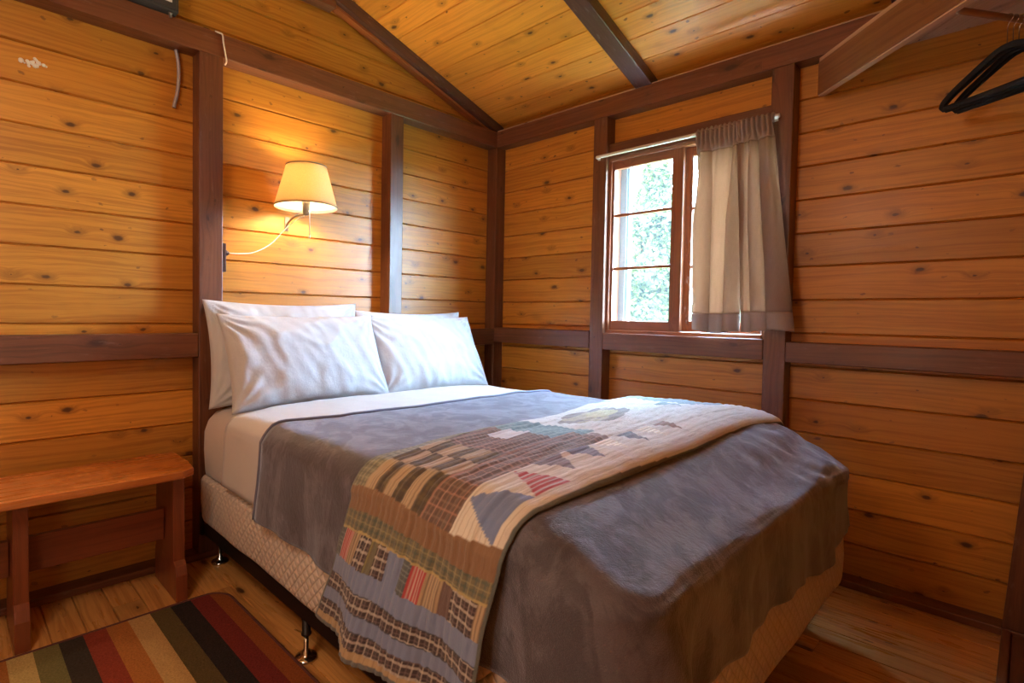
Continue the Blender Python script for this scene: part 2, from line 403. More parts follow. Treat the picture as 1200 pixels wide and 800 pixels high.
# window wall : plane y=0, u=x, v=z, with the window opening
WX0,WX1,WZ0,WZ1=.934,1.777,1.03,2.125
mb=MB()
zs=[0]+[g for g in GROOVES[1:] if g<ZC+.1]
for i in range(len(zs)-1):
    z0,z1=zs[i],zs[i+1]
    segs=[]
    if z1<=WZ0 or z0>=WZ1: segs=[(0,XR,z0,z1,G,G)]
    else:
        segs=[(0,WX0,z0,z1,G,G),(WX1,XR,z0,z1,G,G)]
        if z0<WZ0: segs.append((WX0,WX1,z0,WZ0,G,0))
        if z1>WZ1: segs.append((WX0,WX1,WZ1,z1,0,G))
    r=(random.random(),random.random(),random.random())
    for (a,b,c,d,e,f) in segs: mb.board((0,0,0),(1,0,0),(0,0,1),(0,-1,0),[(a,c),(b,c),(b,d),(a,d)],(e,f),r=r)
for (a,b,c,d) in ((-.05,WX0,-.05,ZC+.05),(WX1,XR+.05,-.05,ZC+.05),(WX0,WX1,-.05,WZ0),(WX0,WX1,WZ1,ZC+.05)):
    mb.box((a,.012,c),(b,.05,d),'x')
struct(mb.build('wall_back',M['plank']))
# wall behind the camera
mb=MB()
for i in range(len(zs)-1): mb.board((0,YB,0),(1,0,0),(0,0,1),(0,1,0),[(0,zs[i]),(XR,zs[i]),(XR,zs[i+1]),(0,zs[i+1])],(G,G))
mb.box((-.05,YB-.05,-.05),(XR+.05,YB-.012,ZC+.05),'x')
struct(mb.build('wall_front',M['plank']))
# floor : boards along x, 10 cm
mb=MB(); y=.08
while y>YB-.1:
    y0=y-.10; x=-.02-random.random()*1.2
    while x<XR:
        L=1.1+random.random()*1.6; x1=min(x+L,XR+.02); xa=max(x,-.02)
        if x1>xa+.001:
            r=(random.random(),random.random(),random.random())
            mb.board((0,0,0),(1,0,0),(0,1,0),(0,0,1),[(xa+.0012,y0),(x1-.0012,y0),(x1-.0012,y),(xa+.0012,y)],(.0028,.0028),.010,r=r)
        x+=L
    y=y0
mb.box((-.05,YB-.05,-.06),(XR+.05,.05,-.008),'x')
struct(mb.build('floor',M['floor']))
# ceiling : boards along x on both slopes
mb=MB(); n=math.sqrt(1+S*S); yy=[0,-.033]+[-.033-.152*k for k in range(1,13)]
yy=[y for y in yy if y>RY]+[RY]
for side in (0,1):
    for i in range(len(yy)-1):
        a,b=yy[i]*-n,yy[i+1]*-n
        if side==0: mb.board((0,0,ZC),(1,0,0),(0,-1/n,S/n),(0,-S/n,-1/n),[(0,a),(XR,a),(XR,b),(0,b)],(.003,.003),.010)
        else: mb.board((0,YB,ZC),(1,0,0),(0,1/n,S/n),(0,S/n,-1/n),[(0,a),(XR,a),(XR,b),(0,b)],(.003,.003),.010)
zr=zroof(RY)
for d in (.012,.06):
    mb.face([(-.05,.05,ZC-S*.05+d),(XR+.05,.05,ZC-S*.05+d),(XR+.05,RY,zr+d),(-.05,RY,zr+d)],[(0,0)]*4)
    mb.face([(-.05,YB-.05,ZC-S*.05+d),(XR+.05,YB-.05,ZC-S*.05+d),(XR+.05,RY,zr+d),(-.05,RY,zr+d)],[(0,0)]*4)
struct(mb.build('ceiling',M['ceil']))

def tbox(lo,hi,grain,mat='beam',bevel=.004):
    m=MB(); m.box(lo,hi,grain); return trim(m,M[mat],bevel)
PT0,PT1=2.276,2.382
SP=.0295                              # sole plate
# headboard wall frame
tbox((0.001,YB,PT0),(DPT,-DPT-.001,PT1),'y')                       # top plate
tbox((0.001,-2.042,SP),(DPT,-1.937,PT0),'z')                # post by the bench
tbox((0.001,-.992,SP),(DPT,-.899,PT0),'z')                  # post by the lamp
tbox((0.001,-DPT,SP),(DPT,-.001,PT0),'z')                      # corner post
tbox((0.001,-3.2,SP),(DPT,-3.10,PT0),'z')
tbox((0.001,-3.10,.924),(DPT,-2.043,1.0297),'y')             # rails
tbox((0.001,-1.936,.924),(DPT,-.993,1.0297),'y')
tbox((0.001,-.898,.930),(DPT,-DPT-.001,1.036),'y')
tbox((0.001,YB,0.0),(DPT,-DPT-.001,SP),'y')                         # sole plate
# window wall frame
tbox((0.001,-DPT,PT0),(XR,-.001,PT1),'x')
XA0,XA1,XB0,XB1=.847,.934,1.777,1.868
tbox((XA0,-DPT,SP),(XA1,-.001,PT0),'z')
tbox((XB0,-DPT,SP),(XB1,-.001,PT0),'z')
tbox((DPT+.001,-DPT,.946),(XA0-.003,-.001,1.0465),'x')
tbox((XA1+.002,-DPT,.942),(XB0-.002,-.001,1.0385),'x')
tbox((XB1+.001,-DPT,.938),(XR,-.001,1.030),'x')
tbox((0.001,-DPT,0),(XR,-.001,SP),'x')
tbox((2.588,-1.9,0),(2.612,-DPT-.001,SP),'y')
tbox((2.613,-1.9,0.0),(XR-.001,-DPT-.001,.018),'y')
# spliced block let into the top plate above the window
m_=MB(); m_.box((1.60,-DPT-.0015,2.277),(1.735,-DPT+.002,2.325),'x'); trim(m_,M['beam'],.0008)
# lintel over the window
tbox((XA1+.001,-.066,2.036),(XB0-.001,-.001,2.122),'x')
# rafters (sit on the plate)
def slanted(x0,x1,y0,y1,zoff,h,mat,bevel=.004,name=None):
    P=[[[None]*2 for _ in range(2)] for _ in range(2)]
    for i,yv in enumerate((y0,y1)):
        for j,xv in enumerate((x0,x1)):
            for k,hv in enumerate((0,h)): P[i][j][k]=(xv,yv,ZC-S*yv+zoff+hv)
    m=MB(); m.hexa(P,abs(y1-y0)*n,x1-x0,h); return trim(m,M[mat],bevel)
slanted(.001,DPT,-.025,RY,-.066,.064,'rafter')
slanted(1.10,1.195,-.02,RY,-.066,.064,'rafter')
slanted(2.205,2.30,-.02,RY,-.066,.064,'rafter')
slanted(.012,.060,-.12,-1.335,-.084,.0175,'batten',.002)
for xx in (0.001,1.10,2.205):        # the other slope
    P=[[[None]*2 for _ in range(2)] for _ in range(2)]
    for i,yv in enumerate((YB+.02,RY-.001)):
        for j,xv in enumerate((xx,xx+.09)):
            for k,hv in enumerate((-.066,-.002)): P[i][j][k]=(xv,yv,ZC-S*(YB-yv)*-1*-1+hv if False else ZC+S*(yv-YB)+hv)
    m=MB(); m.hexa(P,1.9,.09,.064); trim(m,M['rafter'])
tbox((.002,-2.25,2.735),(.075,-1.345,2.83),'y')               # collar board high on the gable
# pale caulk strip where ceiling meets the plate
m_=MB(); m_.box((DPT,-.088,PT1+.0005),(XR,-.080,PT1+.0065),'x'); trim(m_,M['raw'],.001)

# ------------------------------------------------------------------ corner closet: diagonal header, loft boards, rod
d=Vector((.69,-.72,0)).normalized(); nrm=Vector((.72,.69,0)).normalized()
A=Vector((1.955,-.077,0)); Lh=1.05
# header stops at the wall on the right
def hex_dir(A,d,nn,L,t,z0,z1,mat,bevel=.003,asname=None):
    P=[[[None]*2 for _ in range(2)] for _ in range(2)]
    for i in range(2):
        for j in range(2):
            for k in range(2):
                p=A+d*L*i+nn*t*j; P[i][j][k]=(p.x,p.y,(z0,z1)[k])
    m=MB(); m.hexa(P,L,t,z1-z0); return m
Lh=(XR-.002-A.x-nrm.x*.032)/d.x
m_=hex_dir(A,d,nrm,Lh,.032,2.112,2.252,'header'); trim(m_,M['header'],.002)
m_=hex_dir(A+nrm*.004,d,nrm,Lh,.024,2.106,2.1118,'raw'); trim(m_,M['raw'],.001)
# loft boards, parallel to the header, resting above it
loft=MB()
k=0; t0=.002
while True:
    w=.135
    a=A+nrm*(t0+.002); b=A+nrm*(t0+w-.002)
    # clip each board against x<XR and y<-.001
    def seg(o):
        lo=(o.y+.002)/-d.y*-1 if False else None
        # y = o.y + d.y*s <= -.002 -> s >= (o.y+.002)/(-d.y)
        s0=max(0,(o.y+.002)/(-d.y)); s1=(XR-.003-o.x)/d.x; return s0,s1
    sa=seg(a); sb=seg(b)
    if sb[1]-sb[0]<.02: break
    P=[[[None]*2 for _ in range(2)] for _ in range(2)]
    for j,(o,sg) in enumerate(((a,sa),(b,sb))):
        for i in range(2):
            p=o+d*sg[i]
            for kk in range(2): P[i][j][kk]=(p.x,p.y,(2.2535,2.2705)[kk])
    loft.hexa(P,sa[1]-sa[0],w-.004,.018); t0+=w
o=loft.build('closet_shelf',M['raw']); tag(o,'pale raw-pine shelf boards above the hanging rod in the upper right corner','shelf')
# rod
R0=Vector((2.434,-.516,2.12)); RD=Vector((.53077,.84752,0)).normalized()
R1=R0+RD*min((-.004-R0.y)/RD.y,(XR-.004-R0.x)/RD.x)
mb=MB(); tube(mb,[R0+(R1-R0)*(i/8) for i in range(9)],.0105,14)
o=mb.build('closet_rod',M['rod']); tag(o,'wooden hanging rod with clothes hangers in the upper right corner','rod')

# hangers
hang=[0]
def make_hanger():
    root=empty('clothes_hanger',(0,0,0))
    arms=[(-.215,-.115),(-.205,-.100),(-.17,-.075),(-.12,-.048),(-.07,-.022),(-.03,-.004),(0,0),(.03,-.004),(.07,-.022),(.12,-.048),(.17,-.075),(.205,-.100),(.215,-.115)]
    bar=[(.205,-.128),(.1,-.130),(0,-.131),(-.1,-.130),(-.205,-.128)]
    pts=smooth_path([(a,0,b) for a,b in arms],4)+smooth_path([(a,0,b) for a,b in bar],3)+[Vector((-.215,0,-.115))]
    mb=MB(); tube(mb,pts,.0105,8,flat=.33,up=(0,1,0)); b=mb.build('hanger_body',M['velvet_black'],root)
    hk=[(0,0,-.003),(0,0,.03),(0,0,.062)]+[(-.0145*math.sin(t),0,.0885-.0135*math.cos(t)) for t in [.5,1,1.6,2.2,2.8,3.4,4.0,4.4]]
    mb=MB(); tube(mb,smooth_path(hk,3),.0016,6); mb.build('hook',M['chrome'],root)
    return root
def copy_tree(o,parent=None):
    c=o.copy(); C.objects.link(c); c.parent=parent
    for ch in o.children: copy_tree(ch,c)
    return c
h0=make_hanger()
for i in range(4):
    o=h0 if i==0 else copy_tree(h0)
    p=R0+RD*(.205+.024*i)
    o.location=(p.x,p.y,2.12-.09); o.rotation_euler=(0,0,math.radians(141+(0,2.6,-1.8,1.2)[i]))
    tag(o,'black velvet clothes hanger in the cluster on the corner rod','hanger','black velvet hangers on the corner rod')
# dark board in the right corner
P=[[[None]*2 for _ in range(2)] for _ in range(2)]
for i,(xa,z) in enumerate(((2.588,SP+.001),(2.632,.72))):
    for j in range(2):
        for k in range(2): P[i][j][k]=((xa,2.80)[j],(-.088,-.055)[k],z)
mb=MB(); mb.hexa(P,.7,.1,.03); trim(mb,M['beam'],.003)

# ------------------------------------------------------------------ window
win=empty('window_1',(1.35,-.03,1.03)); win['kind']='structure'
def wchild(mb,name,mat,parent=win,bevel=.002):
    o=mb.build(name,M[mat],None,bevel=bevel); o.parent=parent; o.matrix_parent_inverse=Matrix.Translation(-parent.location); return o
# frame (jambs, head, sill)
mb=MB()
mb.box((.932,-.062,1.038),(.9505,.05,2.040),'z'); mb.box((1.760,-.062,1.038),(1.779,.05,2.040),'z')
mb.box((.9505,-.062,2.020),(1.760,.05,2.040),'x')
wchild(mb,'window_frame','sash')
mb=MB(); mb.box((.9505,-.072,1.036),(1.760,.06,1.057),'x'); wchild(mb,'window_sill','batten',bevel=.003)
def sash(x0,x1,z0,z1,y0,y1,st,mun,mat,stl=None):
    mb=MB(); sl=stl or st
    mb.box((x0,y0,z0),(x0+sl,y1,z1),'z'); mb.box((x1-st,y0,z0),(x1,y1,z1),'z')
    mb.box((x0+sl,y0,z0),(x1-st,y1,z0+.055),'x'); mb.box((x0+sl,y0,z1-.046),(x1-st,y1,z1),'x')
    s=wchild(mb,'sash',mat)
    ym=(y0+y1)/2
    for zm in mun:
        mb=MB(); mb.box((x0+sl,y0+.006,zm-.008),(x1-st,y1-.006,zm+.008),'x'); o=mb.build('muntin',M[mat],None,bevel=.003); o.parent=s
    mb=MB(); mb.box((x0+sl-.004,ym-.0015,z0+.05),(x1-st+.004,ym+.0015,z1-.04),'z'); o=mb.build('glass_pane',M['glass'],None); o.parent=s
    return s
# front sash (left) and peeling rear sash (right)
sash(.949,1.362,1.055,2.021,-.046,-.016,.058,(1.408,1.712),'sash',stl=.014)
sash(1.345,1.762,1.060,2.021,-.012,.016,.044,(1.400,1.705),'peel',stl=.050)
# white exterior storm frame
mb=MB()
mb.box((.85,.052,.98),(.985,.075,2.12),'z'); mb.box((1.73,.052,.98),(1.85,.075,2.12),'z'); mb.box((.985,.052,2.03),(1.73,.075,2.12),'x'); mb.box((.985,.052,.98),(1.73,.085,1.03),'x')
mb.box((.985,.060,1.03),(1.0,.10,2.03),'z')
wchild(mb,'storm_frame','white',bevel=.003)
mb=MB()   # rounded upper corner bracket
for i in range(8):
    a0=PI/2*i/8;a1=PI/2*(i+1)/8;c0=(1.05,1.98);r=.05
    def q(a,rr=r): return (c0[0]-rr*math.cos(a),c0[1]+rr*math.sin(a))
    p0,p1=q(a0),q(a1)
    for yv in (.062,.074): mb.face([(1.0,yv,2.03),(p0[0],yv,p0[1]),(p1[0],yv,p1[1])],[(0,0)]*3)
    mb.face([(p0[0],.062,p0[1]),(p1[0],.062,p1[1]),(p1[0],.074,p1[1]),(p0[0],.074,p0[1])],[(0,0)]*4)
wchild(mb,'corner_bracket','white',bevel=0)

# curtain rod + curtains
rod=empty('curtain_rod',(1.35,-.092,2.045)); tag(rod,'thin white metal curtain rod across the top of the window','curtain rod')
mb=MB(); 
prof=smooth_path([(.888,-.091,2.045),(.890,-.112,2.045),(.90,-.119,2.045),(1.0,-.119,2.045),(1.4,-.119,2.046),(1.79,-.119,2.048),(1.802,-.112,2.048),(1.803,-.091,2.048)],6)
tube(mb,prof,.0095,10,flat=1,up=(0,0,1)); o=mb.build('rod_bar',M['white_plastic'],None); o.parent=rod; o.matrix_parent_inverse=Matrix.Translation(-rod.location)
for xx in (.880,1.795):
    mb=MB(); mb.box((xx,-.095,2.032),(xx+.016,-.0905,2.062),'z'); o=mb.build('rod_bracket',M['white_plastic'],None,bevel=.001); o.parent=rod; o.matrix_parent_inverse=Matrix.Translation(-rod.location)

def curtain(name,label,xt,xb,nf,seed,ztop,zbot,ybase,amp,gapfn=None):
    """xt,xb = (left,right) at rod and at the hem; nf folds"""
    K=150;R=90; rows=[];uvs=[]
    for i in range(R+1):
        t=i/R; z=ztop+(zbot-ztop)*t
        row=[];ur=[]
        for j in range(K+1):
            s=j/K
            ph=nf*2*PI*(s+.05*math.sin(5*s+seed)+.03*math.sin(11*s+seed*2))
            e=min(1,t*2.2)
            xl=xt[0]+(xb[0]-xt[0])*(t**1.15); xr=xt[1]+(xb[1]-xt[1])*(t**1.15)
            x=xl+(xr-xl)*s
            a=amp*(.35+.65*e)*(.8+.5*math.sin(3.1*s*2+seed))
            fine=.0035*math.sin(ph*2.7+seed+3*t)*(1-.6*t)
            y=ybase+a*math.sin(ph+.5*math.sin(2*t+seed))*(.9+.1*math.sin(4*t+s*8)) + fine
            x+= .62*a*math.cos(ph*1.0)*e
            # gathered pocket around the rod
            if t<.055:
                q=math.cos((t-.02)/.035*PI/2) if t>.0 else .6
                y=ybase-.003+ .012*math.sin(nf*3.2*2*PI*s+seed)*.8 - .006
            elif t<.10:
                w=(t-.055)/.045; y=(1-w)*(ybase-.005+.010*math.sin(nf*3.2*2*PI*s+seed))+w*y
            y+=.004*noise.noise(Vector((s*9,t*5,seed)))
            y=min(y,-.1005)
            zz=z+.006*noise.noise(Vector((s*12,seed,0)))*(1 if t<.05 else 0) + (.008*math.sin(s*6+seed) if t>.98 else 0)
            row.append((x,y,zz)); ur.append((s*.8,z))
        rows.append(row);uvs.append(ur)
    root=empty(name,((xt[0]+xt[1])/2,ybase,ztop)); tag(root,label,'curtain')
    kh=int(R*.915)
    kt=int(R*.11)
    mb=MB(); mb.grid(rows[:kt+1],uvs[:kt+1]); o1=mb.build('heading',M['curtainhem'],None); o1.parent=root; o1.matrix_parent_inverse=Matrix.Translation(-root.location)
    so=o1.modifiers.new('s','SOLIDIFY'); so.thickness=.003
    mb=MB(); mb.grid(rows[kt:kh+1],uvs[kt:kh+1]); o=mb.build('curtain_cloth',M['curtain'],None); o.parent=root; o.matrix_parent_inverse=Matrix.Translation(-root.location)
    so=o.modifiers.new('s','SOLIDIFY'); so.thickness=.0012
    mb=MB(); mb.grid(rows[kh:],uvs[kh:]); o2=mb.build('hem',M['curtainhem'],None); o2.parent=root; o2.matrix_parent_inverse=Matrix.Translation(-root.location)
    so=o2.modifiers.new('s','SOLIDIFY'); so.thickness=.003
    # header pocket wrapped over the rod
    hp=[];hu=[]
    for i in range(13):
        a=-PI*.45+ i/12*PI*1.5
        row=[];ur=[]
        for j in range(K+1):
            s=j/K; x=xt[0]+(xt[1]-xt[0])*s
            rr=.0155+.0035*math.sin(nf*3.2*2*PI*s+seed)+.003*noise.noise(Vector((s*30,i*.3,seed)))
            row.append((x,-.119-rr*math.cos(a)*1.0,2.0475+rr*math.sin(a)*1.2)); ur.append((s*.8,a*.02))
        hp.append(row);hu.append(ur)
    # ruffle standing above the rod and a skirt joining to the cloth
    mb=MB(); mb.grid(hp,hu)
    o3=mb.build('rod_pocket',M['curtainhem'],None); o3.parent=root; o3.matrix_parent_inverse=Matrix.Translation(-root.location)
    return root
curtain('curtain','tan gathered curtain panel hanging nearest the bare window panes',(1.462,1.68),(1.470,1.665),3.2,1.3,2.044,1.068,-.142,.036)
curtain('curtain','wider tan curtain panel flaring over the right window post',(1.655,1.806),(1.690,1.915),2.2,4.1,2.050,1.078,-.146,.034)

# ------------------------------------------------------------------ exterior
mb=MB(); mb.face([(-40,1,-1.2),(40,1,-1.2),(40,60,-1.2),(-40,60,-1.2)][::1],[(0,0),(8,0),(8,8),(0,8)])
mb.box((-40,1,-1.5),(40,60,-1.21),'x'); struct(mb.build('ground',M['grass']))
def tree(seed,h,w,nleaf):
    rnd=random.Random(seed); root=empty('evergreen_tree')
    mb=MB(); tube(mb,[(0,0,h*.9*i/8) for i in range(9)],[.16*(1-i/10) for i in range(9)],8); mb.build('trunk',M['bark'],root)
    mb=MB()
    for k in range(nleaf):
        t=rnd.random()**.8; z=h*(.08+.92*t); rr=w*(1-t**1.6)*(.3+.7*rnd.random())*(.75+.25*math.sin(z*5))+.08
        a=rnd.random()*2*PI; c=Vector((rr*math.cos(a),rr*math.sin(a),z-rr*.25))
        s=.05+.07*rnd.random(); u=Vector((rnd.gauss(0,1),rnd.gauss(0,1),rnd.gauss(0,.6))).normalized()*s; v=u.cross(Vector((rnd.gauss(0,1),rnd.gauss(0,1),rnd.gauss(0,1)))).normalized()*s*.6
        r=rnd.random(); mb.face([c-u,c+v,c+u,c-v],[(0,0)]*4,(r,r,r))
    mb.build('foliage',M['leaf'],root); return root
protos=[tree(1,7.2,1.9,15000),tree(2,6.6,1.9,15000)]
spots=[(-3.6,9.6),(.6,9.6),(-7.9,9.9),(-5.9,13.6),(-1.6,13.8),(-10.2,13.8),(-8.2,17.6),(-3.9,17.8),(2.8,13.6)]
for i,(x,y) in enumerate(spots):
    p=protos[i%2]; o=p if i<2 else copy_tree(p)
    o.location=(x,y,-1.25); o.rotation_euler=(0,0,i*1.3); sc=.90+.07*((i*7)%4); o.scale=(sc,sc,sc)
    tag(o,'pale green evergreen tree outside beyond the window panes','tree','evergreen trees outside the window')

# ------------------------------------------------------------------ bed
bed=empty('bed',(1.15,-1.275,0)); tag(bed,'double bed with quilted box spring and white mattress on black metal feet','bed')
def bchild(o,parent=bed):
    o.parent=parent; o.matrix_parent_inverse=parent.matrix_world.inverted() if False else Matrix.Translation(-bed.location) if parent is bed else Matrix.Identity(4); return o
BX0,BX1,BY0,BY1=.105,2.185,-2.05,-.50
def rrect(x0,x1,y0,y1,rad,k=8,step=.03):
    """closed outline, ccw, rounded corners"""
    pts=[]
    cs=[((x1-rad,y0+rad),-PI/2),((x1-rad,y1-rad),0),((x0+rad,y1-rad),PI/2),((x0+rad,y0+rad),PI)]
    for (c,a0) in cs:
        for i in range(k+1):
            a=a0+PI/2*i/k; pts.append((c[0]+rad*math.cos(a),c[1]+rad*math.sin(a)))
    out=[]
    for i in range(len(pts)):
        a=Vector(pts[i]);b=Vector(pts[(i+1)%len(pts)]); L=(b-a).length; m=max(1,int(L/step))
        for j in range(m): out.append(tuple(a+(b-a)*j/m))
    return out
def slab(name,mat,x0,x1,y0,y1,rad,prof,parent=bed,dome=0,wob=0,mid=(0,0)):
    """prof=[(inset,z)...] from bottom to top around a rounded rectangle, then closed to the centre"""
    mb=MB(); rows=[];uvs=[]
    base=rrect(x0,x1,y0,y1,rad); c=Vector(((x0+x1)/2,(y0+y1)/2))
    L=[0]
    for i in range(1,len(base)+1):
        L.append(L[-1]+(Vector(base[i%len(base)])-Vector(base[i-1])).length)
    hw,hh=(x1-x0)/2,(y1-y0)/2; acc=0; pz=prof[0][1]; pin=prof[0][0]
    for (ins,z) in prof:
        acc+=math.hypot(z-pz,ins-pin); pz=z;pin=ins
        row=[];ur=[]
        for j,p in enumerate(base):
            fx=(p[0]-c[0])/hw; fy=(p[1]-c[1])/hh
            q=(c[0]+fx*(hw-ins),c[1]+fy*(hh-ins))
            w=wob*noise.noise(Vector((q[0]*5,q[1]*5,z*9)))
            row.append((q[0]+fx*w,q[1]+fy*w,z)); ur.append((L[j],acc))
        rows.append(row);uvs.append(ur)
    for t in (.75,.5,.25,.0):
        last=rows[-1] if t==.75 else top
        if t==.75: top=rows[-1]
        rows.append([(c[0]+(p[0]-c[0])*t,c[1]+(p[1]-c[1])*t,p[2]+dome*(1-t**4)) for p in top]); uvs.append([(L[j],acc+(1-t)*.7) for j in range(len(base))])
    mb.grid(rows,uvs,closed=True)
    o=mb.build(name,M[mat]); o.parent=parent; o.matrix_parent_inverse=Matrix.Translation(-bed.location)
    return o
slab('box_spring','ticking',BX0,BX1+.012,BY0,BY1,.06,[(.02,.198),(.004,.204),(0,.22),(-.004,.30),(0,.385),(.006,.398),(.02,.404)],wob=.006)
slab('mattress','sheet',BX0,2.05,BY0+.006,BY1-.006,.08,[(.02,.405),(.004,.415),(0,.44),(-.003,.52),(0,.60),(.012,.65),(.035,.685),(.065,.70)],dome=.022,wob=.006)
# metal frame with rails and glide feet
mb=MB()
mb.box((.14,-2.035,.135),(2.10,-2.028,.198),'x'); mb.box((.14,-2.035,.190),(2.10,-1.99,.197),'x')
mb.box((.14,-.522,.135),(2.10,-.515,.198),'x'); mb.box((.14,-.56,.190),(2.10,-.515,.197),'x')
for xx in (.156,1.043,2.0): mb.box((xx-.016,-2.03,.150),(xx+.016,-.52,.156),'y'); mb.box((xx-.016,-2.03,.125),(xx-.012,-.52,.150),'y')
mb.box((.107,-2.045,.13),(.135,-1.995,.225),'z')
fr=mb.build('metal_frame',M['black_metal'],None,bevel=.001); fr.parent=bed; fr.matrix_parent_inverse=Matrix.Translation(-bed.location)
for (fx,fy) in ((1.043,-2.02),(.165,-1.975),(2.0,-2.02),(1.043,-.56),(.165,-.56),(2.0,-.56)):
    mb=MB(); lathe(mb,[(0,.15),(.014,.15),(.014,.088),(.0165,.086),(.0165,.080),(0,.080)],(fx,fy,0),16)
    lg=mb.build('leg',M['black_metal'],None); lg.parent=bed; lg.matrix_parent_inverse=Matrix.Translation(-bed.location)
    mb=MB(); lathe(mb,[(0,.08),(.0075,.08),(.0075,.028),(.012,.026),(.014,.016),(.022,.011),(.035,.008),(.037,.004),(.036,0),(0,0)],(fx,fy,0.0005),28)
    ft=mb.build('glide_foot',M['chrome'],None); ft.parent=lg

# --- cloth draped over the bed
YC=(BY0+BY1)/2
def ztop(x,y):
    e=max(0,1-abs((y-YC)/.74)**4)
    foot=max(0,(x-1.9)/.3)
    return .712+.022*e-.012*foot*foot
def footslope(x):
    t=min(1,max(0,(x-1.95)/.27)); return .10*t*t*(3-2*t)
def wr(p,amp=1.0):
    v=Vector(p)
    return amp*(.006*noise.noise(v*3.1)+.0035*noise.noise(v*7.7+Vector((3,1,2)))+.0016*noise.noise(v*19))
RS=.075
def drape(name,x0,x1wrap,off,hemfn,mat,foldamp=.0,xhem=None,smooth_r=RS,ripple=0,left=True,right=True,yR=None):
    """sheet over the bed: U-shaped path left side -> (foot) -> right side. If x1wrap None the cloth ends at x1 (a band)."""
    pass
def band(name,x0,x1,off,zl,zr_,mat,step=.02,wavy=0,parent=None,edge=None):
    """cloth band lying across the bed between x0..x1 (functions of v), hanging left to zl and right to zr_"""
    prof=[]  # list of (kind)
    yl=BY0-.004-off; yr=BY1+.004+off
    # build path points param
    path=[]
    z=zl
    zsh=.712-RS*.9
    nz=max(2,int((zsh-zl)/step))
    for i in range(nz): path.append(('L',zl+(zsh-zl)*i/nz))
    for i in range(9): path.append(('AL',i/8*PI/2))
    ny=int((yr-yl-2*RS)/step)
    for i in range(1,ny): path.append(('T',yl+RS+(yr-yl-2*RS)*i/ny))
    for i in range(9): path.append(('AR',PI/2-i/8*PI/2))
    nz2=max(2,int((zsh-zr_)/step))
    for i in range(1,nz2+1): path.append(('R',zsh+(zr_-zsh)*i/nz2))
    K=max(4,int(abs(x1(0)-x0(0))/step)+1)
    rows=[];uvs=[];acc=0;prev=None
    for q,(kd,val) in enumerate(path):
        row=[];ur=[]
        tt=q/(len(path)-1)
        for j in range(K+1):
            s=j/K; x=x0(tt)+(x1(tt)-x0(tt))*s
            if kd=='L':
                y=yl-.010*((zsh-val)/.3)-wavy*abs(math.sin(x*14+val*3))*((zsh-val)/.3); zz=val; nn=Vector((0,-1,0))
            elif kd=='AL':
                y=yl+RS-RS*math.cos(val); zt=ztop(x,yl+RS); zz=zt-RS*.9+RS*.9*math.sin(val); nn=Vector((0,-math.cos(val),math.sin(val)))
                zz+=(1-math.sin(val))*( (zsh)-(zt-RS*.9))
            elif kd=='T': y=val; zz=ztop(x,y)+off; nn=Vector((0,0,1))
            elif kd=='AR':
                y=yr-RS+RS*math.cos(val); zt=ztop(x,yr-RS); zz=zt-RS*.9+RS*.9*math.sin(val); nn=Vector((0,math.cos(val),math.sin(val))); zz+=(1-math.sin(val))*(zsh-(zt-RS*.9))
            else: y=yr; zz=val; nn=Vector((0,1,0))
            if kd in('AL','AR'): zz+=off*math.sin(val)
            p=Vector((x,y,zz)); p+=nn*(wr((x,y,0) if kd=='T' else ((x,y,zz) if kd in('L','R') else (x,y,zz*(1-val/(PI/2))**2))) + .004)
            row.append(p); ur.append((s,q*step))
        rows.append(row);uvs.append(ur)
    mb=MB(); mb.grid(rows,uvs,flip=True); o=mb.build(name,mat); 
    if parent: o.parent=parent
    return o
# top sheet folded back at the head (part of the made bed, but its own sheet)
o=band('top_sheet',lambda t:.435+.05*math.sin(t*3),lambda t:.965,.004,.435,.42,M['sheet2'])
so=o.modifiers.new('s','SOLIDIFY'); so.thickness=.003; so.offset=1
tag(o,'white top sheet folded back over the bed below the pillows','sheet')

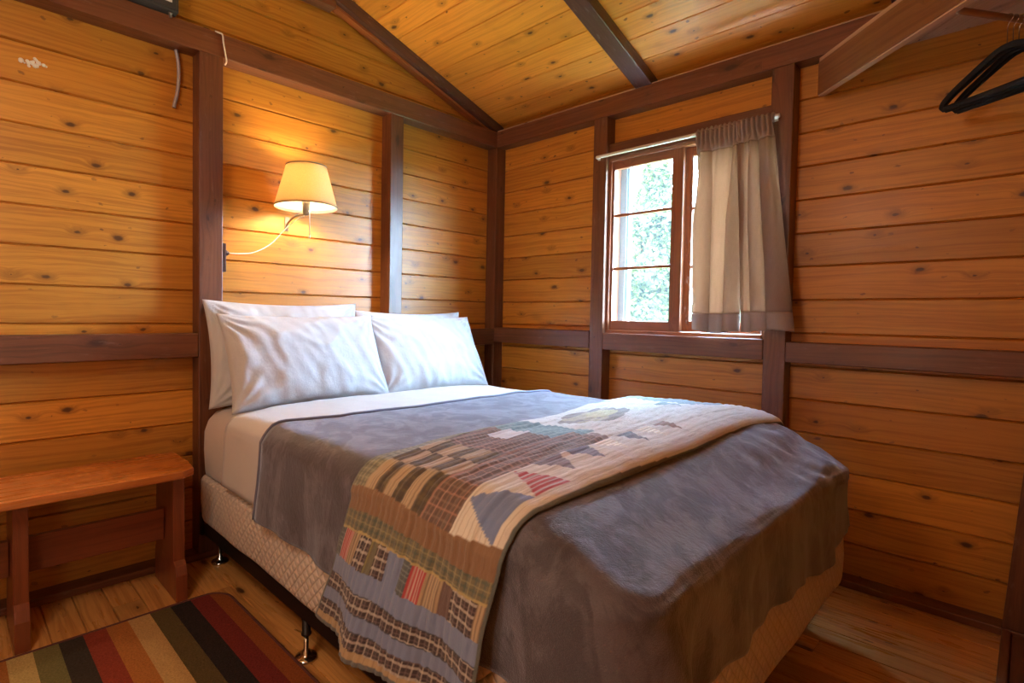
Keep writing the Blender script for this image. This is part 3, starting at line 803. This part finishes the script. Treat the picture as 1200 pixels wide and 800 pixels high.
# plush blanket wrapping the foot
def blanket():
    off=.016; X1=BX1+.024; Y0=BY0-.016; Y1=BY1+.016; R=RS+.012
    inner=[]   # inner perimeter points (start of the arc) with outward direction
    xi=X1-R; ya=Y0+R; yb=Y1-R; rc=.05
    xs=.925
    st=.016
    m=int((xi-rc-xs)/st)
    for i in range(m): inner.append((xs+(xi-rc-xs)*i/m,ya,0,-1))
    for i in range(13): a=-PI/2+PI/2*i/12; inner.append((xi-rc+rc*math.cos(a),ya+rc+rc*math.sin(a),math.cos(a),math.sin(a)))
    m2=int((yb-ya-2*rc)/st)
    for i in range(1,m2): inner.append((xi,ya+rc+(yb-ya-2*rc)*i/m2,1,0))
    for i in range(13): a=PI/2*i/12; inner.append((xi-rc+rc*math.cos(a),yb-rc+rc*math.sin(a),math.cos(a),math.sin(a)))
    for i in range(1,m+1): inner.append((xi-rc-(xi-rc-xs)*i/m,yb,0,1))
    cols=[]
    per=0
    for j,(x,y,dx,dy) in enumerate(inner):
        if j: per+=math.hypot(x-inner[j-1][0],y-inner[j-1][1])
        col=[]
        # spine point
        sx=min(x,xi-.60) if dx<.999 or True else x
        if abs(dx)<1e-6: sx=min(x,xi-.60)
        sp=Vector((sx+ (x-sx)*0, YC,0))
        for i in range(26):
            t=i/26; q=Vector((sp.x+(x-sp.x)*t,sp.y+(y-sp.y)*t,0))
            # sideways ends stay straight
            if abs(dx)<1e-6: q.x = x if x<=xi-.60 else (xi-.60+(x-(xi-.60))*t)
            edge=.02*math.sin(q.y*2.3+1) if x<xs+.001 else 0
            z=ztop(q.x,q.y)+off+wr((q.x,q.y,0))+.004-footslope(q.x)
            # rumples towards the far foot corner
            k=max(0,1-math.hypot(q.x-2.0,q.y+.75)/.55)
            z+=.030*k*abs(noise.noise(Vector((q.x*11+q.y*4,q.y*8-q.x*5,2))))
            col.append(Vector((q.x,q.y,z)))
        zt=ztop(x,y)+off
        corner=abs(dx*dy)*2
        isfoot=dx>.5
        # hem height
        if dx>.999: hem=.425+.012*math.sin(y*5)-.065*math.exp(-((y+.9)/.25)**2)-.05*math.exp(-((y+1.95)/.13)**2)
        elif corner>0.001: hem=(.43 if dy>0 else .37)-.02*corner
        elif dy<0: hem=.405-.018*math.exp(-((x-1.25)/.2)**2) 
        else: hem=.37
        RR=R*(1-.55*dx)
        pe=1-.52*dx
        for i in range(13):
            a=PI/2*i/12
            hs=math.sin(a)**pe; hc=max(0,math.cos(a))**pe
            p=Vector((x+dx*R*hs,y+dy*R*hs,zt-RR*(1-hc))); p.z-=footslope(p.x)
            nn=Vector((dx*math.sin(a),dy*math.sin(a),math.cos(a)))
            w=wr((p.x,p.y,p.z*(a/(PI/2))**2))+.004
            k=max(0,1-math.hypot(p.x-2.1,p.y+.7)/.5); w+=.028*k*abs(noise.noise(Vector((p.x*11+p.y*4,p.y*8-p.x*5,2+(0.72-p.z)*5))))
            col.append(p+nn*w)
        zb=zt-RR-footslope(x+dx*R); nd=26
        for i in range(1,nd+1):
            t=i/nd; z=zb+(hem-zb)*t
            f=0
            # soft folds in the skirt, stronger at the near foot corner
            s=per
            fa=.006+ .030*math.exp(-((y+1.93)/.16)**2)*(1 if dx>.3 else .3)+.004*math.exp(-((y+.62)/.14)**2)*(1 if dx>.2 else 0)+(.006 if dx>.9 else 0)
            f=fa*t*(math.sin(s*17+.8*t)+.5*math.sin(s*41+1.3))*.7+fa*t*.5
            p=Vector((x+dx*(R+f),y+dy*(R+f),z)); w=wr(tuple(p),1.0)+.004+.003*t
            col.append(p+Vector((dx,dy,0))*w)
        cols.append(col)
    # the head edge: further towards the pillows where it hangs down the side
    for c in cols:
        for p in c:
            k=max(0,1-(p.x-xs)/.35) if p.x<xs+.35 else 0
            sd=min(1,max(0,(-p.y-1.80)/.22))
            loc=-.105*sd*sd*(3-2*sd)+.018*math.sin(p.y*4.2+.6)
            p.x+=loc*k
    # rows = columns
    uvs=[[(j*.016,i*.016) for i in range(len(c))] for j,c in enumerate(cols)]
    mb=MB(); mb.grid(cols,uvs,flip=True)
    o=mb.build('blanket',M['velvet'])
    wd=o.modifiers.new('w','WELD'); wd.merge_threshold=.0015
    so=o.modifiers.new('s','SOLIDIFY'); so.thickness=.007; so.offset=1
    tag(o,'grey brown plush blanket covering the bed beneath the quilt','blanket')
    return o,cols
blk,bcols=blanket()
# binding along the head edge of the blanket
pp=[]
ncol=len(bcols)
leftc=bcols[0]; rightc=bcols[-1]
pth=list(reversed(leftc))+rightc[1:]
pth=[p+Vector((-.003,0,.004)) if True else p for p in pth]
mb=MB(); tube(mb,pth[::2],.0055,8); bo=mb.build('binding',M['trimband'],blk)

# quilt
def lerp_tab(tab,v):
    if v<=tab[0][0]: return tab[0][1]
    for (a,b),(c,d_) in zip(tab,tab[1:]):
        if v<=c:
            t=(v-a)/(c-a); t=t*t*(3-2*t) if False else t
            return b+(d_-b)*t
    return tab[-1][1]
QH=.265
V1=.635-QH            # end of the straight hang
AR=.085*PI/2
xbk=[(0,1.25),(.12,1.30),(.28,1.36),(V1,1.395),(V1+AR,1.415),(V1+AR+.3,1.445),(V1+AR+.75,1.435),(V1+AR+1.1,1.37),(V1+AR+1.45,1.315),(2.4,1.30)]
xfr=[(0,1.875),(.13,1.895),(.25,1.91),(V1,1.935),(V1+AR,1.965),(V1+AR+.25,1.99),(V1+AR+.6,1.99),(V1+AR+1.1,1.965),(V1+AR+1.45,1.985),(2.4,1.99)]
def plaid(u,v,base,line,line2,p=.022,w=.0045):
    a=(u%p)<w; b=(v%p)<w; a2=((u+p*.5)%p)<w*.6; b2=((v+p*.5)%p)<w*.6
    c=list(base)
    def over(c,l,k): return [x*(1-k)+y*k for x,y in zip(c,l)]
    if a: c=over(c,line,.6)
    if b: c=over(c,line,.6)
    if a2: c=over(c,line2,.45)
    if b2: c=over(c,line2,.45)
    return c
CREAM=(.74,.70,.62);CHAM=(.22,.28,.46);BROWN=(.27,.155,.085);TAN=(.50,.38,.24);OLIVE=(.17,.16,.10);BLK=(.055,.035,.04);SLATE=(.10,.12,.13);RED=(.48,.07,.08);TEAL=(.20,.31,.34);NAVY=(.10,.10,.15)
def stripes(t,a,b,p=.009,w=.4): return a if (t%p)/p>w else b
def bw(u,v): return plaid(u,v,BLK,(.72,.66,.58),(.25,.18,.18),.026,.0055)
def qcol(u,v):
    """u 0..0.60 back to front, v from the hem"""
    W=.60
    bw_=.009*(1-min(1,max(0,(v-.62)/.45)))
    if u<bw_ or u>W-bw_: return (.13,.15,.14)
    if u<.001 or u>W-.0009: return (.13,.15,.14)
    if v<.010: return (.14,.15,.15)
    wv=v-.006*math.sin(u*12)
    if wv<.030: return stripes(u,(.50,.36,.20),(.40,.28,.16),.03,.1)
    if wv<.072: return bw(u,v)
    if wv<.074 or abs(wv-.112)<.0015 or abs(wv-.158)<.0015: return (.07,.08,.11)
    if wv<.112: return CHAM
    if wv<.158: return bw(u,v)
    if wv<.212: return CHAM
    if wv<.292:
        seq=[(.035,'sl'),(.085,'r'),(.125,'t'),(.175,'b'),(.205,'o'),(.255,'b'),(.310,'c'),(.345,'sl'),(.395,'r'),(.450,'t'),(.490,'br'),(.570,'b'),(.7,'t')]
        k=[q for e,q in seq if u<e][0]
        return {'sl':stripes(v,SLATE,(.2,.24,.24),.012,.2),'r':stripes(u,RED,(.6,.42,.38),.011,.35),'t':stripes(u,TAN,(.25,.18,.12),.010,.35),'b':bw(u,v),'o':stripes(u,OLIVE,(.3,.26,.1),.03,.15),'c':CHAM,'br':(.16,.10,.09)}[k]
    if wv<.298: return (.50,.40,.18)
    if wv<.345: return plaid(u,v,(.20,.18,.11),(.09,.12,.10),(.45,.40,.2),.026,.007)
    if wv<.400: return BROWN
    TB=.44
    if u>TB:      # border of triangles
        k=(v-.40)/.112; i=int(k); fv=k-i; fu=(u-TB)/(.565-TB)
        cs=[(.20,.27,.48),None,(.20,.17,.19),(.18,.17,.22),CREAM,(.14,.15,.18),CREAM,(.25,.16,.13)]
        intri = (.06<fu<1 and abs(fv-.5)<.5*fu*.96) if i<2 else (fu<.75 and abs(fv-.5)<.42*(1-fu/.75))
        if i<8 and intri:
            if i==1: return stripes(u,RED,(.58,.50,.50),.015,.35)
            return stripes(u,cs[i],tuple(c*1.6 for c in cs[i]),.016,.25) if i>1 else cs[0]
        return stripes(u,CREAM,(.56,.50,.42),.0165,.2) if v<.85 else stripes(u,(.76,.75,.72),(.66,.64,.60),.0165,.15)
    if v<.93:
        if u<.07: return plaid(u,v,(.20,.20,.14),(.40,.38,.26),(.07,.08,.07),.020,.005)
        if .12<u<.22 and .76<v<.86: return (.70,.68,.70)
        if u>.33 or v>.646:
            return plaid(u,v,(.15,.095,.075),(.50,.27,.20),(.34,.24,.18),.030,.0045) if not (.84<v and u<.33) else plaid(u,v,TEAL,(.30,.42,.44),(.12,.2,.22),.03,.005)
        i=int((u-.07)/.0435); j=int((v-.40)/.082)
        if (i+j)%2==0: return stripes(u,TAN,(.30,.22,.14),.0105,.3)
        return plaid(u,v,(.10,.075,.05),(.16,.12,.06),(.06,.05,.05),.03,.008)
    if v<1.00 and u<.36: return plaid(u,v,(.18,.28,.31),(.26,.38,.42),(.1,.17,.2),.03,.006)
    if v<.96: return plaid(u,v,(.30,.24,.22),(.5,.36,.3),(.2,.15,.15),.03,.005)
    # cream field with applique
    e=((u-.20)/.085)**2+((v-1.26)/.20)**2
    n_=noise.noise(Vector((u*22,v*9,1)))
    if e<1+.35*n_:
        if ((u-.20)/.05)**2+((v-1.30)/.09)**2<1: return (.60,.55,.33)
        return (.30,.26,.24) if (n_>-.05) else (.52,.46,.34)
    if 1.62<v<1.74 and .27<u<.27+.09*(1-abs(v-1.68)/.06): return (.24,.37,.38)
    if 1.78<v<1.98 and u<.42: return plaid(u,v,(.26,.38,.42),(.34,.47,.5),(.2,.3,.34),.03,.006)
    if 1.5<v<1.75 and u<.10: return TEAL if (u>.02 and abs(v-1.62)<.9*(.1-u)) else (.68,.66,.62)
    return stripes(v+.08*math.sin(u*8),(.76,.76,.74),(.66,.65,.63),.05,.12)
def make_quilt():
    st=.0033; VL=V1+AR+ (1.55-2*.085) + AR*.8
    nv=int(VL/st); nu0=int(.60/st)
    ed=[0,.0004,.0012,.0025,.0045,.007]
    SL=ed+[.010+.98*k/nu0 for k in range(nu0+1)]+[1-e_ for e_ in reversed(ed)]; nu=len(SL)-1
    rows=[];uvs=[];cols=[]
    yl=BY0-.024; R=.085; yr=BY1+.020
    topL=(yr-R)-(yl+R)
    for i in range(nv+1):
        v=VL*i/nv; row=[];ur=[];cr=[]
        xa=lerp_tab(xbk,v); xb=lerp_tab(xfr,v)
        for j in range(nu+1):
            s=SL[j]; u=.60*s; x=xa+(xb-xa)*s
            th=.011+.036*min(1,max(0,(v-V1)/.45))
            e=(1-abs(2*s-1)**5)
            hgt=.004+th*max(0,e)**.5*(.55+.45*s) + .0034*abs(math.sin(PI*u/.024+.5*math.sin(v*5)))*e
            if v<V1:
                dz=V1-v; z=QH+v+.010*math.sin(x*9); fl=dz/V1
                y=yl-.030*fl-.022*fl*math.sin(x*13+.6)-.010*fl*math.sin(x*31); nn=Vector((0,-1,0))
                z-= .018*fl*math.sin((x-1.3)*9)
                base=Vector((x,y,z)); w=wr((x,y,z))
                zsh=QH+V1
            elif v<V1+AR:
                a=(v-V1)/AR*PI/2; zt=ztop(x,yl+R)+.014
                zsh=QH+V1+.010*math.sin(x*9)
                y=yl+R-R*math.cos(a); z=zsh+(zt-zsh)*math.sin(a); nn=Vector((0,-math.cos(a),math.sin(a))); base=Vector((x,y,z)); w=wr((x,y,z*(1-a/(PI/2))**2))
            elif v<V1+AR+topL:
                y=yl+R+(v-V1-AR); z=ztop(x,y)+.014; nn=Vector((0,0,1)); base=Vector((x,y,z)); w=wr((x,y,0))
            else:
                a=(v-V1-AR-topL)/AR*PI/2; zt=ztop(x,yr-R)+.014
                y=yr-R+R*math.sin(a); z=zt-.9*R*(1-math.cos(a)); nn=Vector((0,math.sin(a),math.cos(a))); base=Vector((x,y,z)); w=wr((x,y,0))
            bumps=.006*noise.noise(Vector((u*9,v*4,5)))+.005*noise.noise(Vector((u*40,v*8,1)))
            row.append(base+nn*(hgt+w+.006+bumps*e)); ur.append((u,v)); cr.append(tuple(qcol(u,v)))
        rows.append(row);uvs.append(ur);cols.append(cr)
    mb=MB(); mb.grid(rows,uvs,cols,flip=False); o=mb.build('quilt',M['quilt'])
    so=o.modifiers.new('s','SOLIDIFY'); so.thickness=.008; so.offset=-1
    tag(o,'patchwork quilt with plaid squares and triangles laid across the foot of the bed','quilt')
make_quilt()

# pillows
def pillow(label,c,w,h,T,lean,yaw,seed,roll=0,name='pillow'):
    n1,n2=90,64
    mb=MB()
    def surf(sg):
        rows=[];uvs=[]
        for i in range(n2+1):
            v=-1+2*i/n2; row=[];ur=[]
            for j in range(n1+1):
                u=-1+2*j/n1
                X=w/2*u*(1-.055*u*u*(1-v*v)); Y=h/2*v*(1-.08*v*v*(1-u*u))
                t=max(0,(1-abs(u)**2.6)*(1-abs(v)**2.4))**.52
                th=T*t*(1-.22*v)
                # creases gathering at the corners and along the seams
                edge=min(1,max(0,1-t)*1.4)
                cr=0
                for (cu,cv) in ((-1,-1),(1,-1),(-1,1),(1,1)):
                    dd=math.hypot((u-cu)*w/h,(v-cv)); an=math.atan2(v-cv,(u-cu)*w/h)
                    cr+=math.exp(-(dd/.62)**2)*math.sin(an*15+seed+cu*2+3*noise.noise(Vector((u*2,v*2,seed))))
                q=Vector((X*7+seed*3,Y*7,seed*1.7))
                rid=1-abs(noise.noise(q*.9))*2.2
                wv=.015*cr*t**.5+.014*noise.noise(q)+.011*max(0,rid-.3)*t+.0055*noise.noise(Vector((X*24+Y*9,Y*10,seed)))
                seam=.009*math.sin(u*34+seed)*math.exp(-((1-abs(v))/.13)**2)*t
                row.append((X,sg*(th+(wv+seam)*min(1,t*2)),Y)); ur.append((X,Y))
            rows.append(row);uvs.append(ur)
        return rows,uvs
    a,ua=surf(-1); mb.grid(a,ua,flip=False); b,ub=surf(1); mb.grid(b,ub,flip=True)
    # flat seam flange: the two sides weld at the rim
    o=mb.build(name,M['linen']); wd=o.modifiers.new('w','WELD'); wd.merge_threshold=.0008
    o.location=c; o.rotation_mode='XYZ'
    # local x=width, y=thickness, z=height ; front faces +X world
    o.rotation_euler=Matrix.Identity(3).to_euler()
    Rm=Matrix.Rotation(math.radians(90+yaw),3,'Z')@Matrix.Rotation(math.radians(lean),3,'X')@Matrix.Rotation(math.radians(roll),3,'Y')
    o.rotation_euler=Rm.to_euler()
    tag(o,label,'pillow','pillows at the head of the bed'); return o
pillow('white pillow standing against the wall, tallest one at the left back',(.195,-1.655,.945),.79,.48,.075,-10,0,1.0,roll=0)
pillow('white pillow standing behind at the right, only its top edge showing',(.19,-.88,.925),.78,.45,.07,-10,0,2.3)
pillow('large white pillow in front at the left of the bed head',(.335,-1.625,.915),.80,.45,.095,-24,0,3.7)
pillow('white pillow in front at the right of the bed head, near the window wall',(.30,-.865,.910),.80,.46,.085,-25,0,5.1)

# ------------------------------------------------------------------ bench
bench=empty('bench',(.25,-2.55,0)); tag(bench,'low reddish varnished wooden bench against the wall by the rug','bench')
def bn(mb,name,mat,bevel):
    o=mb.build(name,M[mat],None,bevel=bevel,segs=3); o.parent=bench; o.matrix_parent_inverse=Matrix.Translation(-bench.location); return o
mb=MB()   # seat with clipped corners
zt0,zt1=.487,.518; pts=[(.095,-3.30),(.435,-3.30),(.437,-2.215),(.405,-2.165),(.30,-2.150),(.10,-2.150)]
mb.face([(x,y,zt1) for x,y in pts],[(y,x) for x,y in pts],(.5,.3,.5)); mb.face([(x,y,zt0) for x,y in pts][::-1],[(y,x) for x,y in pts][::-1],(.5,.3,.5))
for i in range(len(pts)):
    a=pts[i];b=pts[(i+1)%len(pts)]; L=math.hypot(b[0]-a[0],b[1]-a[1])
    mb.face([(*a,zt0),(*b,zt0),(*b,zt1),(*a,zt1)],[(a[1],0),(a[1]+L,0),(a[1]+L,.03),(a[1],.03)],(.3,.3,.5))
bn(mb,'seat','bench',.005)
for yl_ in (-2.225,-2.715):
    mb=MB()
    y0,y1=yl_-.005,yl_+.038
    out=[(.13,0.0),(.175,.0),(.20,.03),(.31,.03),(.335,.0),(.408,0),(.405,.10),(.392,.135),(.372,.15),(.366,.486),(.13,.486),(.13,.0)]
    out=out[:-1]
    # leg board split in quads for a clean profile
    prof=[(.0,.12,.408),(.10,.12,.405),(.135,.125,.392),(.15,.135,.372),(.486,.14,.366)]
    for (za,xa0,xa1),(zb,xb0,xb1) in zip(prof,prof[1:]):
        P=[[[None]*2 for _ in range(2)] for _ in range(2)]
        for i,(z,a,b) in enumerate(((za,xa0,xa1),(zb,xb0,xb1))):
            for j,xv in enumerate((a,b)):
                for k,yv in enumerate((y0,y1)): P[i][j][k]=(xv,yv,z)
        mb.hexa(P,zb-za,.25,.04,(.4,.4,.4))
    # drop the inner faces between stacked pieces by welding
    bn(mb,'leg','benchleg',.003)
mb=MB(); mb.box((.232,-2.678,.205),(.258,-2.232,.330),'y'); bn(mb,'stretcher','benchleg',.003)
mb=MB(); mb.box((.232,-3.3,.205),(.258,-2.722,.330),'y'); bn(mb,'stretcher','benchleg',.003)

# ------------------------------------------------------------------ rug
def rugmat():
    m,nt,b=newmat('woven_rug'); N=NT(nt); t=N.n('ShaderNodeVertexColor'); t.layer_name='tint'; tc=N.n('ShaderNodeTexCoord')
    mp=N.n('ShaderNodeMapping'); mp.inputs['Scale'].default_value=(1,.5,1); N.link(tc.outputs['Object'],mp.inputs[0])
    w=N.noise(mp.outputs[0],330,2); w2=N.noise(tc.outputs['Object'],90,2); f=N.math('MULTIPLY_ADD',w,1.1,.45)
    N.link(N.mix(1,t.outputs[0],N.comb(f,f,f),'MULTIPLY'),b.inputs['Base Color']); b.inputs['Roughness'].default_value=.95; b.inputs['Specular IOR Level'].default_value=.1
    N.bump(N.math('ADD',w,w2),.7,.004,b); return m
RX0,RX1,RY0,RY1=.432,1.95,-3.35,-2.058
cs=[(-2.118,(.26,.075,.022)),(-2.188,(.17,.028,.022)),(-2.26,(.030,.022,.020)),(-2.33,(.105,.075,.030)),(-2.402,(.44,.27,.105)),(-2.470,(.36,.135,.035)),(-2.538,(.24,.045,.025)),(-2.607,(.045,.035,.027)),(-2.676,(.16,.14,.055)),(-2.744,(.46,.34,.13)),(-2.81,(.36,.135,.035)),(-2.88,(.17,.028,.022)),(-2.95,(.030,.022,.020)),(-3.02,(.105,.075,.030)),(-3.09,(.44,.27,.105)),(-3.16,(.24,.045,.025)),(-9,(.045,.035,.027))]
def inside(x,y,r=.075):
    return True
mb=MB(); rr=.085
def xend(y):
    e=0
    dy=min(RY1-y,y-RY0)
    if dy<rr: e=rr-math.sqrt(max(0,rr*rr-(rr-dy)**2))
    return e
ys=[]; y=RY1
while y>RY0: ys.append(y); y-=.004 if (RY1-y)<rr or (y-RY0)<rr else .0175
bnd=[c[0] for c in cs]
ys=sorted(set([round(t,4) for t in ys]+[b for b in bnd if b>RY0]+[RY0]),reverse=True)
for a,b in zip(ys,ys[1:]):
    mid=(a+b)/2; col=[c for e,c in cs if mid>e][0] if any(mid>e for e,c in cs) else cs[-1][1]
    ea,eb=xend(a),xend(b)
    z=.0085
    mb.face([(RX0+eb,b,z),(RX1-eb,b,z),(RX1-ea,a,z),(RX0+ea,a,z)],[(RX0,b),(RX1,b),(RX1,a),(RX0,a)],col)
    mb.face([(RX0+ea,a,.0005),(RX0+ea,a,z),(RX0+eb,b,z),(RX0+eb,b,.0005)][::-1],[(0,0)]*4,(.09,.03,.022))
    mb.face([(RX1-ea,a,.0005),(RX1-ea,a,z),(RX1-eb,b,z),(RX1-eb,b,.0005)],[(0,0)]*4,(.09,.03,.022))
rug=mb.build('rug',rugmat(),None)
tag(rug,'striped rug in brown, red, tan and olive on the floor beside the bed','rug')
edge=[]
for y in ys: edge.append((RX0+xend(y),y,.0065))
far=[(RX1-xend(y),y,.0065) for y in ys]
mb=MB(); tube(mb,[(.55+.0,RY1,.0065)]*0+[(RX1-rr,RY1,.0065)]+[(RX1-rr-.03*i,RY1,.0065) for i in range(1,44)]+edge,.006,6); mb.build('binding',plain('rug_binding',(.10,.03,.02),.9),rug)

# ------------------------------------------------------------------ lamp
lamp=empty('wall_lamp',(0,-1.583,1.58)); tag(lamp,'wall lamp with a lit linen shade above the pillows','lamp')
def lc(o,par=None):
    o.parent=lamp if par is None else par
    if par is None: o.matrix_parent_inverse=Matrix.Translation(-lamp.location)
    return o
LX,LY=.205,-1.583
def shade_mesh():
    mb=MB(); K=64; rows=[];uvs=[]
    for i in range(13):
        t=i/12; r=.150+(.096-.150)*t; z=1.640+.195*t
        rows.append([(LX+r*math.cos(2*PI*j/K),LY+r*math.sin(2*PI*j/K),z) for j in range(K)]); uvs.append([(j/K,t) for j in range(K)])
    mb.grid(rows,uvs,closed=True); return mb
sh=lc(shade_mesh().build('lamp_shade',M['shade'])); so=sh.modifiers.new('s','SOLIDIFY'); so.thickness=.0015
for (r,z) in ((.1508,1.641),(.0968,1.835)):
    mb=MB(); lathe(mb,[(r-.0025,0),(r+.001,0),(r+.001,.006),(r-.0025,.006),(r-.0025,0)],(LX,LY,z-.003),64); lc(mb.build('shade_rim',M['shadetrim']),sh)
mb=MB(); lathe(mb,[(0,1.600),(.012,1.602),(.017,1.612),(.017,1.650),(.020,1.655),(.020,1.672),(.013,1.676),(0,1.676)],(LX,LY,0),24); so_=lc(mb.build('socket',M['nickel']))
mb=MB(); lathe(mb,[(0,1.676),(.012,1.680),(.016,1.70),(.028,1.73),(.030,1.75),(.024,1.772),(.010,1.784),(0,1.786)],(LX,LY,0),24); lc(mb.build('bulb',M['bulb']))
mb=MB(); tube(mb,smooth_path([(.004,LY,1.575),(.03,LY,1.590),(.08,LY,1.606),(.14,LY,1.612),(LX-.005,LY,1.608)],6),.0055,10); lc(mb.build('arm',M['nickel']))
mb=MB(); mb.box((.0005,LY-.011,1.545),(.006,LY+.011,1.618),'z'); lc(mb.build('wall_bracket',M['nickel'],None,bevel=.002))
mb=MB(); tube(mb,[(LX+.02,LY+.006,1.622),(LX+.026,LY+.006,1.612),(LX+.026,LY+.006,1.50)],.0022,8); lathe(mb,[(0,0),(.005,.002),(.005,.016),(0,.018)],(LX+.026,LY+.006,1.487),10); lc(mb.build('pull_chain',M['cord']))
mb=MB(); tube(mb,smooth_path([(LX-.01,LY-.004,1.600),(.14,LY-.01,1.590),(.05,LY-.03,1.548),(.02,LY-.09,1.472),(.03,LY-.18,1.420),(.045,LY-.26,1.405),(.05,LY-.313,1.403)],8),.0024,8); lc(mb.build('power_cord',M['cord']))
mb=MB(); lathe(mb,[(0,0),(.014,0),(.013,.016),(.008,.024),(0,.026)],(.05,-1.920,1.402),16,axis='y'); 
pl=lc(mb.build('plug',M['brown_plastic'])); 
# outlet on the side of the post
ot=empty('power_outlet',(.055,-1.9355,1.377)); tag(ot,'dark brown power outlet on the side of the post left of the lamp','outlet')
mb=MB(); mb.box((.018,-1.9362,1.312),(.088,-1.9215,1.442),'z'); o=mb.build('cover_plate',M['brown_plastic'],None,bevel=.0015); o.parent=ot; o.matrix_parent_inverse=Matrix.Translation(-ot.location)
for z in (1.345,1.402):
    mb=MB(); lathe(mb,[(.016,0),(.016,.0025),(0,.0025)],(.053,-1.9215,z),20,axis='y'); o=mb.build('socket_face',M['brown_plastic']); o.parent=ot; o.matrix_parent_inverse=Matrix.Translation(-ot.location)
# ------------------------------------------------------------------ small fittings on the upper left
bx=empty('junction_box',(.07,-2.3,2.384)); tag(bx,'grey metal electrical box with a white label on the upper left beam','electrical box')
def jb(mb,name,mat,bev=0):
    o=mb.build(name,M[mat],None,bevel=bev); o.parent=bx; o.matrix_parent_inverse=Matrix.Translation(-bx.location); return o
mb=MB(); mb.box((.004,-2.50,2.384),(.128,-2.137,2.60),'z'); jb(mb,'box_body','grey_metal',.004)
mb=MB(); mb.box((.1285,-2.46,2.393),(.1345,-2.145,2.59),'z'); jb(mb,'cover','grey_metal',.003)
mb=MB(); mb.box((.1348,-2.30,2.415),(.1356,-2.165,2.52),'z'); jb(mb,'label_plate','label')
mb=MB(); lathe(mb,[(0,0),(.009,0),(.009,-.008),(.006,-.010),(.006,-.020),(0,-.020)],(.112,-2.165,2.3835),14)
# connector hangs in front of the beam
jb(mb,'cable_connector','nickel')
mb=MB(); tube(mb,smooth_path([(.022,-2.118,PT0-.001),(.022,-2.108,2.22),(.022,-2.106,2.16),(.022,-2.112,2.09),(.022,-2.122,2.045),(.022,-2.126,2.022)],8),[.0072+.0009*(i%2) for i in range(41)],10)
o=mb.build('conduit_cable',M['cable']); tag(o,'short grey armoured cable hanging below the upper left beam','cable')
mb=MB(); tube(mb,smooth_path([(.086,-1.972,2.3795+.004),(.0955,-1.958,2.379),(.098,-1.945,2.374),(.0965,-1.940,2.34),(.0965,-1.932,2.30),(.097,-1.926,2.262),(.094,-1.932,2.245)],6),.0045,10,flat=.8)
o=mb.build('white_cable',M['cord']); tag(o,'white cable end stapled over the top beam above the left post','cable')
mb=MB(); random.seed(3)
for i in range(16):
    y=-2.62+random.gauss(0,.022); z=2.062+random.gauss(0,.006); r=.003+.007*random.random()
    lathe(mb,[(0,0),(r,0),(r*.8,.0015),(0,.002)],(0.0002,y,z),9,axis='x')
o=mb.build('plaster_mark',M['dust'],bpy.data.objects['wall_left']) 

# ------------------------------------------------------------------ light
w=D.worlds.new('World'); bpy.context.scene.world=w; w.use_nodes=True; nt=w.node_tree; bg=nt.nodes['Background']
sky=nt.nodes.new('ShaderNodeTexSky'); sky.sky_type='HOSEK_WILKIE'; sky.turbidity=6; sky.ground_albedo=.3; sky.sun_direction=(-.5,-.6,.62)
mx=nt.nodes.new('ShaderNodeMix'); mx.data_type='RGBA'; mx.inputs[0].default_value=.9; mx.inputs[7].default_value=(.48,.71,1.0,1)
nt.links.new(sky.outputs[0],mx.inputs[6]); nt.links.new(mx.outputs[2],bg.inputs[0]); bg.inputs[1].default_value=74
pl_=D.lights.new('window_portal','AREA'); pl_.shape='RECTANGLE'; pl_.size=.82; pl_.size_y=.98; pl_.cycles.is_portal=True
po=D.objects.new('window_portal',pl_); C.objects.link(po); po.location=(1.355,.09,1.53); po.rotation_euler=(math.radians(90),0,0)
# unseen warm room lamp, its place behind the camera assumed
def lampobj(name,loc,e,col,r):
    L=D.lights.new(name,'POINT'); L.energy=e; L.color=col; L.shadow_soft_size=r; o=D.objects.new(name,L); C.objects.link(o); o.location=loc; return o
lampobj('room_lamp',(1.55,-3.25,2.05),20,(1,.90,.74),.25)
lampobj('low_fill_light',(1.9,-3.3,.85),6.5,(1,.88,.70),.16)  # added fill light, no lamp of the room; lifts the low shadows

# ------------------------------------------------------------------ camera (solved from the photograph)
cam=D.cameras.new('Camera'); co=D.objects.new('Camera',cam); C.objects.link(co)
r2=Vector((0.68153853,0.73162334,0.01524851)); u2=Vector((-0.0328396,0.0097617,0.99941296)); f=Vector((-0.731045,0.6816392,-0.03067919))
Mx=Matrix((( r2.x,u2.x,-f.x,2.631974),(r2.y,u2.y,-f.y,-2.88286383),(r2.z,u2.z,-f.z,1.13182133),(0,0,0,1)))
co.matrix_world=Mx
cam.sensor_width=36; cam.lens=36*638.37/1200; cam.shift_x=73.4968/1200; cam.shift_y=-12.2363/1200; cam.clip_start=.02
sc=bpy.context.scene; sc.camera=co
sc.view_settings.view_transform='Standard'; sc.view_settings.look='None'; sc.view_settings.gamma=1; sc.view_settings.use_curve_mapping=False
sc.view_settings.exposure=0.62
